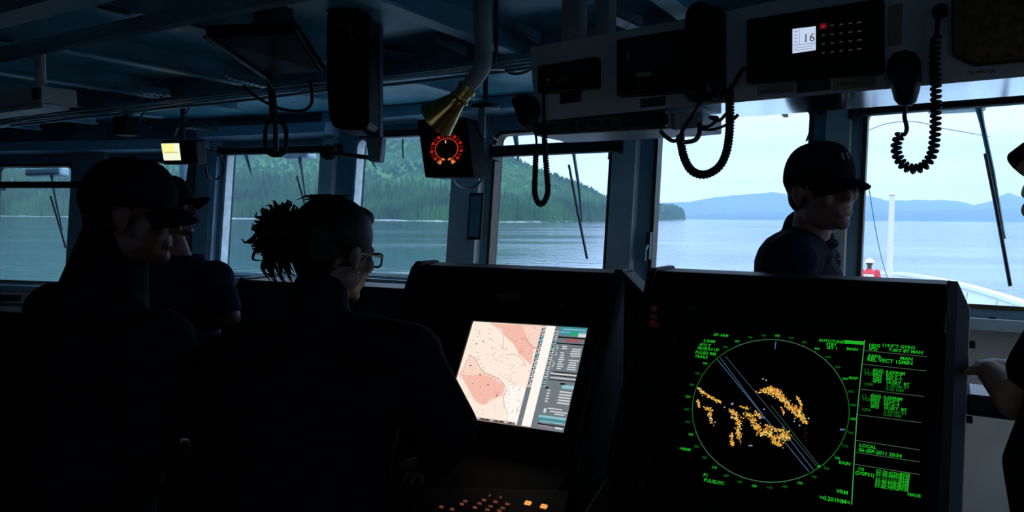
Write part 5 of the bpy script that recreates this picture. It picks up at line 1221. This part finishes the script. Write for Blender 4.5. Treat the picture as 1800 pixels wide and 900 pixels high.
def cap_hat(rt_, h, mt, brim=.072, badge=False, lift=0.0, droop=.02, curve=.03):
    cb = MB(); c = h.p(-.006, 0, .158 + lift)
    vs = []; n, k = 28, 9
    for i in range(k + 1):
        ph = math.pi / 2 * i / k; z = math.sin(ph); r = math.cos(ph) ** .72
        for j in range(n):
            t = 2 * math.pi * j / n; vs.append(h.p(-.006 + math.cos(t) * .111 * max(r, .002) + .006 * z, math.sin(t) * .090 * max(r, .002), .150 + lift + z * .106))
    low = [h.p(-.006 + math.cos(2 * math.pi * j / n) * .108, math.sin(2 * math.pi * j / n) * .087, .136 + lift) for j in range(n)]
    vs = low + vs; fs = []
    for i in range(k + 1):
        for j in range(n): j2 = (j + 1) % n; fs.append((i * n + j, i * n + j2, (i + 1) * n + j2, (i + 1) * n + j))
    fs += [list(range(n))[::-1], list(range((k + 1) * n, (k + 2) * n))]
    cb.add(vs, fs, mt); cp_ = cb.build('cap', rt_, smooth=True)
    bm_ = MB(); m = 14; top = []; bot = []
    for i in range(m + 1):
        a = -1 + 2 * i / m; y = a * .078; xi = .100 * math.sqrt(max(0, 1 - (a * .80) ** 2)) - .004; xo = xi + .006 + brim * (1 - abs(a) ** 2.6)
        for (lst, dz) in ((top, .0), (bot, -.004)):
            lst += [h.p(xi - .012, y, .150 + lift - curve * a * a + dz), h.p((xi + xo) / 2, y, .147 + lift - curve * a * a - droop * .4 + dz), h.p(xo, y, .143 + lift - curve * a * a - droop + dz)]
    vs = top + bot; K = len(top); fs = []
    for i in range(m):
        for q in range(2):
            a = i * 3 + q; fs.append((a, a + 3, a + 4, a + 1)); fs.append((K + a + 1, K + a + 4, K + a + 3, K + a))
        fs.append((i * 3 + 2, i * 3 + 5, K + i * 3 + 5, K + i * 3 + 2)); fs.append((i * 3, K + i * 3, K + i * 3 + 3, i * 3 + 3))
    fs.append((0, 1, K + 1, K)); fs.append((1, 2, K + 2, K + 1)); fs.append((m * 3 + 1, m * 3, K + m * 3, K + m * 3 + 1)); fs.append((m * 3 + 2, m * 3 + 1, K + m * 3 + 1, K + m * 3 + 2))
    bm_.add(vs, fs, mt); b = bm_.build('brim', None, smooth=True, org=WORLD[rt_.name]); b.parent = cp_; b.location = (0, 0, 0)
    m_ = MB(); m_.ell(h.p(0, 0, .256 + lift), h.e(.008, .008, .005), mt, 10, 6); b = m_.build('button', None, smooth=True, org=WORLD[rt_.name]); b.parent = cp_; b.location = (0, 0, 0)
    if badge:
        for y in (-.0085, .0085):
            m_ = MB(); c = h.p(.1065, y, .205 + lift); m_.box(c, h.l * .007, (h.u * .9 - h.f * .25).normalized() * .020, h.f * .004, silver_m); b = m_.build('rank_bar', None, org=WORLD[rt_.name]); b.parent = cp_; b.location = (0, 0, 0); b['label'] = 'small silver rank bar'
    return cp_
def hair_short(rt_, h):
    m = MB(); m.ell(h.p(-.022, 0, .150), h.e(.092, .083, .088), hair_m, 26, 14); m.ell(h.p(-.045, 0, .10), h.e(.058, .070, .060), hair_m, 20, 10)
    return blob(m, 'hair', rt_, hair_m, .006, 2)
def eyes(rt_, h):
    for s_ in (-1, 1):
        m = MB(); m.ell(h.p(.080, .031 * s_, .117), h.e(.0115, .0125, .0105), eye_m, 12, 8); m.ell(h.p(.0895, .031 * s_, .117), h.e(.003, .005, .005), glassd_m, 10, 6); m.build('eye', rt_, smooth=True)
eye_m = mat('eye white', (.30, .28, .26), .3)

# ---------------- woman at the chart console
hd = V((math.cos(R(42)), math.sin(R(42)), 0)); c = at(578, 524, 1.75)
shR, shL = at(716, 625, 1.66), at(402, 640, 1.74)
eR, wR = at(792, 752, 1.66), at(765, 812, 1.75)
eL, wL = at(405, 880, 1.78), at(525, 905, 1.84)
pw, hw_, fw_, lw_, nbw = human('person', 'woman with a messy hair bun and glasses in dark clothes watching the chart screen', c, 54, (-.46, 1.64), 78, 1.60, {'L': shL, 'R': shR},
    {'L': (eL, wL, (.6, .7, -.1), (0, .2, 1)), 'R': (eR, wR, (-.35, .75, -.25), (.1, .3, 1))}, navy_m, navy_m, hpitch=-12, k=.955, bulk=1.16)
m = MB(); m.cap(hw_.p(-.03, 0, .012), nbw, .066, .085, navy_m); m.cap(nbw - lw_ * .0 - Z * .02, (shR + nbw) / 2 + Z * .012, .075, .066, navy_m); m.cap(nbw - Z * .02, (shL + nbw) / 2 + Z * .012, .075, .066, navy_m); m.cap((shR + nbw) / 2 + Z * .012, shR + Z * .01, .066, .066, navy_m); m.cap((shL + nbw) / 2 + Z * .012, shL + Z * .01, .066, .066, navy_m); blob(m, 'jacket_collar', pw, navy_m, .009, 5)
m = MB(); m.ell(hw_.p(-.020, 0, .158), hw_.e(.108, .090, .098), hair_m, 28, 16); m.ell(hw_.p(-.062, 0, .110), hw_.e(.055, .076, .072), hair_m, 20, 12); m.ell(hw_.p(.035, .0, .215), hw_.e(.055, .06, .03), hair_m, 16, 8)
bc = at(502, 414, 1.735)
m.ell(bc, (V((.054, 0, 0)), V((0, .05, 0)), V((0, 0, .060))), hair_m, 18, 12); m.cap(bc, hw_.p(-.06, 0, .16), .05, .06, hair_m)
q = random.Random(21)
for i in range(16):
    a = q.uniform(0, 6.283); e_ = q.uniform(-1.1, 1.2); d0 = V((math.cos(a) * math.cos(e_), math.sin(a) * math.cos(e_), math.sin(e_))); m.ell(bc + d0 * .045, (V((.020, 0, 0)), V((0, .02, 0)), V((0, 0, .02))), hair_m, 10, 6)
hb_ = blob(m, 'hair', pw, hair_m, .006, 1)
m = MB()
for i in range(210):   # curling locks that wrap the bun and stick out a little
    a = q.uniform(0, 6.283); e_ = q.uniform(-1.2, 1.3); d0 = V((math.cos(a) * math.cos(e_), math.sin(a) * math.cos(e_) * .8, math.sin(e_)))
    if d0.x > .4: d0.x = -d0.x * .6; d0.normalize()
    tg = d0.cross(V((q.uniform(-1, 1), q.uniform(-1, 1), q.uniform(-1, 1)))).normalized(); p0 = bc + d0 * q.uniform(.040, .056); L = q.uniform(.035, .070)
    o2 = q.uniform(.05, .55)
    pts = [p0 - d0 * .015, p0 + tg * L * .25 + d0 * L * .10, p0 + tg * L * .5 + d0 * L * o2 * .5, p0 + tg * L * .72 + d0 * L * o2 * .85, p0 + tg * L * (.78 - o2 * .4) + d0 * L * o2 * 1.15]
    m.tube(smoothpath(pts, 3), [.006, .006, .0058, .0056, .0054, .005, .0046, .004, .0034, .003, .002, .0014, .0008], hair_m, 5)
for i in range(30):   # loose ends falling from the bun
    p0 = bc + V((q.uniform(-.045, .02), q.uniform(-.02, .02), q.uniform(-.05, -.01))); dx = q.uniform(-.022, .02)
    m.tube(smoothpath([p0, p0 + V((dx - .008, 0, -.02)), p0 + V((dx * 1.6 - .006, 0, -.045)), p0 + V((dx * 1.1 + .010, 0, -.066 + q.uniform(-.02, .02)))], 3), [.005, .005, .0048, .0045, .004, .0036, .003, .0022, .0015, .0008], hair_m, 5)
for i in range(14):
    a = hw_.p(-.05 + q.uniform(-.02, .02), q.uniform(-.05, .05), .24); m.tube([a, a + V((q.uniform(-.03, .02), 0, .006)), a + V((q.uniform(-.06, .04), 0, q.uniform(-.004, .010)))], [.0035, .003, .0008], hair_m, 5)
o_ = m.build('hair_strands', None, smooth=True, org=WORLD[pw.name]); o_.parent = hb_; o_.location = (0, 0, 0); o_['kind'] = 'stuff'
gl = MB()
for s_ in (-1, 1):
    rim = [hw_.p(.104 - abs(yy) * .12, s_ * .034 + yy, .114 + zz) for yy, zz in ((-.026, -.012), (-.026, .013), (-.018, .017), (.018, .017), (.026, .012), (.025, -.010), (.017, -.017), (-.017, -.017))]
    gl.tube(rim, .0028, glassd_m, 6, closed=True)
    gl.tube([hw_.p(.098, s_ * .062, .122), hw_.p(.06, s_ * .076, .121), hw_.p(-.002, s_ * .083, .119), hw_.p(-.02, s_ * .083, .105)], .0028, glassd_m, 6)
gl.tube([hw_.p(.108, -.009, .119), hw_.p(.112, 0, .121), hw_.p(.108, .009, .119)], .0024, glassd_m, 6)
go = gl.build('eyeglasses', pw, smooth=True)
for s_ in (-1, 1):
    m = MB(); m.poly([hw_.p(.1035 - abs(yy) * .12, s_ * .034 + yy, .114 + zz) for yy, zz in ((-.025, -.012), (-.025, .013), (-.018, .016), (.018, .016), (.025, .012), (.024, -.010), (.017, -.016), (-.017, -.016))], lens_m); lo_ = m.build('lens', None, org=WORLD[pw.name], recalc=False); lo_.parent = go; lo_.location = (0, 0, 0)
for s_ in (-1, 1):
    m = MB(); m.ell(hw_.p(.0, .087 * s_, .070), h_e := hw_.e(.0045, .0045, .0045), silver_m, 8, 6); m.build('earring', pw, smooth=True)
eyes(pw, hw_)

# ---------------- capped man at the left
c = at(226, 462, 1.80)
shR, shL = at(276, 600, 1.60), at(104, 545, 1.90)
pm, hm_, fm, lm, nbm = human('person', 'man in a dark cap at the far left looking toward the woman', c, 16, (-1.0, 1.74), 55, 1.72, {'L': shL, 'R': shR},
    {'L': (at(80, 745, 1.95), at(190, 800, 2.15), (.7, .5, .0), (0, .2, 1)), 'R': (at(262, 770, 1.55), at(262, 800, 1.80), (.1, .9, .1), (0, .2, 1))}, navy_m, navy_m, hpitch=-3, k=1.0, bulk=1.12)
hair_short(pm, hm_); cap_hat(pm, hm_, capm_m, brim=.055, droop=.03, curve=.025); eyes(pm, hm_)
m = MB(); m.cap(hm_.p(-.045, 0, .06), nbm - fm * .03, .062, .085, navy_m); m.cap(hm_.p(-.02, 0, -.012), nbm + fm * .01, .068, .09, navy_m); m.ell(nbm - Z * .03, (lm * .15, fm * .08, Z * .07), navy_m); blob(m, 'jacket_collar', pm, navy_m, .009, 4)

# ---------------- second capped man behind him
c = at(300, 418, 3.0)
pb_, hb2, fb_, lb_, nbb = human('person', 'man in a dark cap farther away between the left man and the pillar', c, 6, (-1.33, 2.95), 50, 1.72, {'L': at(268, 485, 3.12), 'R': at(376, 488, 2.86)},
    {'L': (at(270, 600, 3.2), at(330, 570, 3.35), (.7, .4, 0), (0, .2, 1)), 'R': (at(404, 556, 2.82), at(352, 572, 3.05), (-.2, .9, 0), (0, .2, 1))}, navy2_m, navy_m, hpitch=9, hroll=-8, k=1.0, bulk=1.05, sleeves=(.72, .74))
hair_short(pb_, hb2); cap_hat(pb_, hb2, capm_m, brim=.07, droop=.0, curve=.04); eyes(pb_, hb2)

# ---------------- officer behind the radar console
c = at(1449, 404, 2.22)
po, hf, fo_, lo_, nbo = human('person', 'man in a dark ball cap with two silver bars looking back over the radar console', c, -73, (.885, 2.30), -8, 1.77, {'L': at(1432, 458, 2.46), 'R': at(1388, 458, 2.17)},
    {'L': (at(1452, 600, 2.50), at(1520, 580, 2.55), (.9, .2, 0), (0, 0, 1)), 'R': (at(1400, 610, 2.17), at(1450, 640, 2.17), (.9, 0, -.1), (0, 0, 1))}, navy2_m, navy_m, hpitch=1, hroll=7, k=1.03, bulk=1.12, skin=skin_lit_m)
hair_short(po, hf); cap_hat(po, hf, capm_m, brim=.068, badge=True, droop=.022, curve=.02); eyes(po, hf)
m = MB(); m.cap(nbo - fo_ * .008 + Z * .045, nbo - Z * .03, .062, .085, navy2_m)
for e_ in (at(1432, 458, 2.46), at(1388, 458, 2.17)): m.cap(nbo - Z * .015, e_ + Z * .008, .080, .072, navy2_m)
m.ell(nbo - fo_ * .05 - Z * .08, (lo_ * .18, fo_ * .10, Z * .12), navy2_m); blob(m, 'shirt_collar', po, navy2_m, .008, 4)
m = MB(); p = nbo + fo_ * .09 - lo_ * .05 - Z * .045; m.box(p, fo_ * .016, lo_ * .012, Z * .006, silver_m); m.build('collar_pin', po)

# ---------------- person at the right edge
c = V((.99, 1.30, 1.515)); c = at(1893, 400, 1.32)
pr_, hr, fr2, lr, nbr = human('person', 'person cut off at the right edge with a bare forearm reaching behind the radar console', c, 168, (1.05, 1.22), 150, 1.78, {'L': V((1.02, 1.05, 1.42)), 'R': V((1.13, 1.42, 1.42))},
    {'L': (V((.98, .98, 1.05)), V((.90, 1.10, .86)), (-.3, .5, -.7), (-.6, .5, .3)), 'R': (at(1790, 706, 1.50), at(1742, 655, 1.64), (.58, .81, .10), (-.1, .1, 1))}, navy_m, navy_m, hpitch=10, k=1.0, bulk=1.10, sleeves=(1, .7), skin=skinl_m, belly=.06)
m = MB(); m.cap(hr.p(-.03, 0, .0), nbr, .064, .085, navy_m)
for e_ in (V((1.02, 1.05, 1.42)), V((1.13, 1.42, 1.42))): m.cap(nbr - Z * .01, e_ + Z * .005, .075, .07, navy_m)
blob(m, 'jacket_collar', pr_, navy_m, .009, 4); hair_short(pr_, hr); cap_hat(pr_, hr, capm_m, brim=.03, droop=.03); eyes(pr_, hr)

# ---------------- lookout on the bow
b = at(1528, 480, 21.0); fz = -1.45
c = V((b.x, b.y, at(1528, 470, 21).z)); f_ = N; l_ = -U
s0 = V((b.x, b.y, c.z - .12))
pl_, hl, fl, ll, nbl = human('person', 'person in a red vest and white hard hat standing out on the bow', c, 59, (b.x, b.y), 59, c.z - fz + .23, {'L': s0 - U * .20, 'R': s0 + U * .20},
    {'L': (s0 - U * .28 - Z * .28 + N * .03, s0 - U * .22 - Z * .5 + N * .15, (0, .5, -.6), (1, 0, 0)), 'R': (s0 + U * .28 - Z * .28 + N * .03, s0 + U * .22 - Z * .5 + N * .15, (0, .5, -.6), (-1, 0, 0))}, red_m, navy_m, bulk=1.15, feet=fz, coarse=1.8, sleeves=(.5, .5))
m = MB(); m.ell(hl.p(-.005, 0, .14), hl.e(.135, .115, .125), helm_m, 20, 10, 0.0); m.lathe(hl.p(-.005, 0, .14), hl.u, [(-.008, .14), (.0, .155), (.008, .14)], helm_m, 24); m.build('hard_hat', pl_, smooth=True)
m = MB(); zc = s0 - N * .16 - Z * .10
m.box(zc, U * .26, N * .02, Z * .06, E('vest stripe', (10, 10, 10), 0) if False else mat('reflective stripe', (.75, .7, .68), .4)); m.build('reflective_stripe', pl_)
sc.view_settings.view_transform='Standard'; sc.view_settings.look='None'; sc.view_settings.exposure=0; sc.view_settings.gamma=1; sc.view_settings.use_curve_mapping=False; sc.cycles.volume_bounces=3; sc.cycles.use_denoising=True
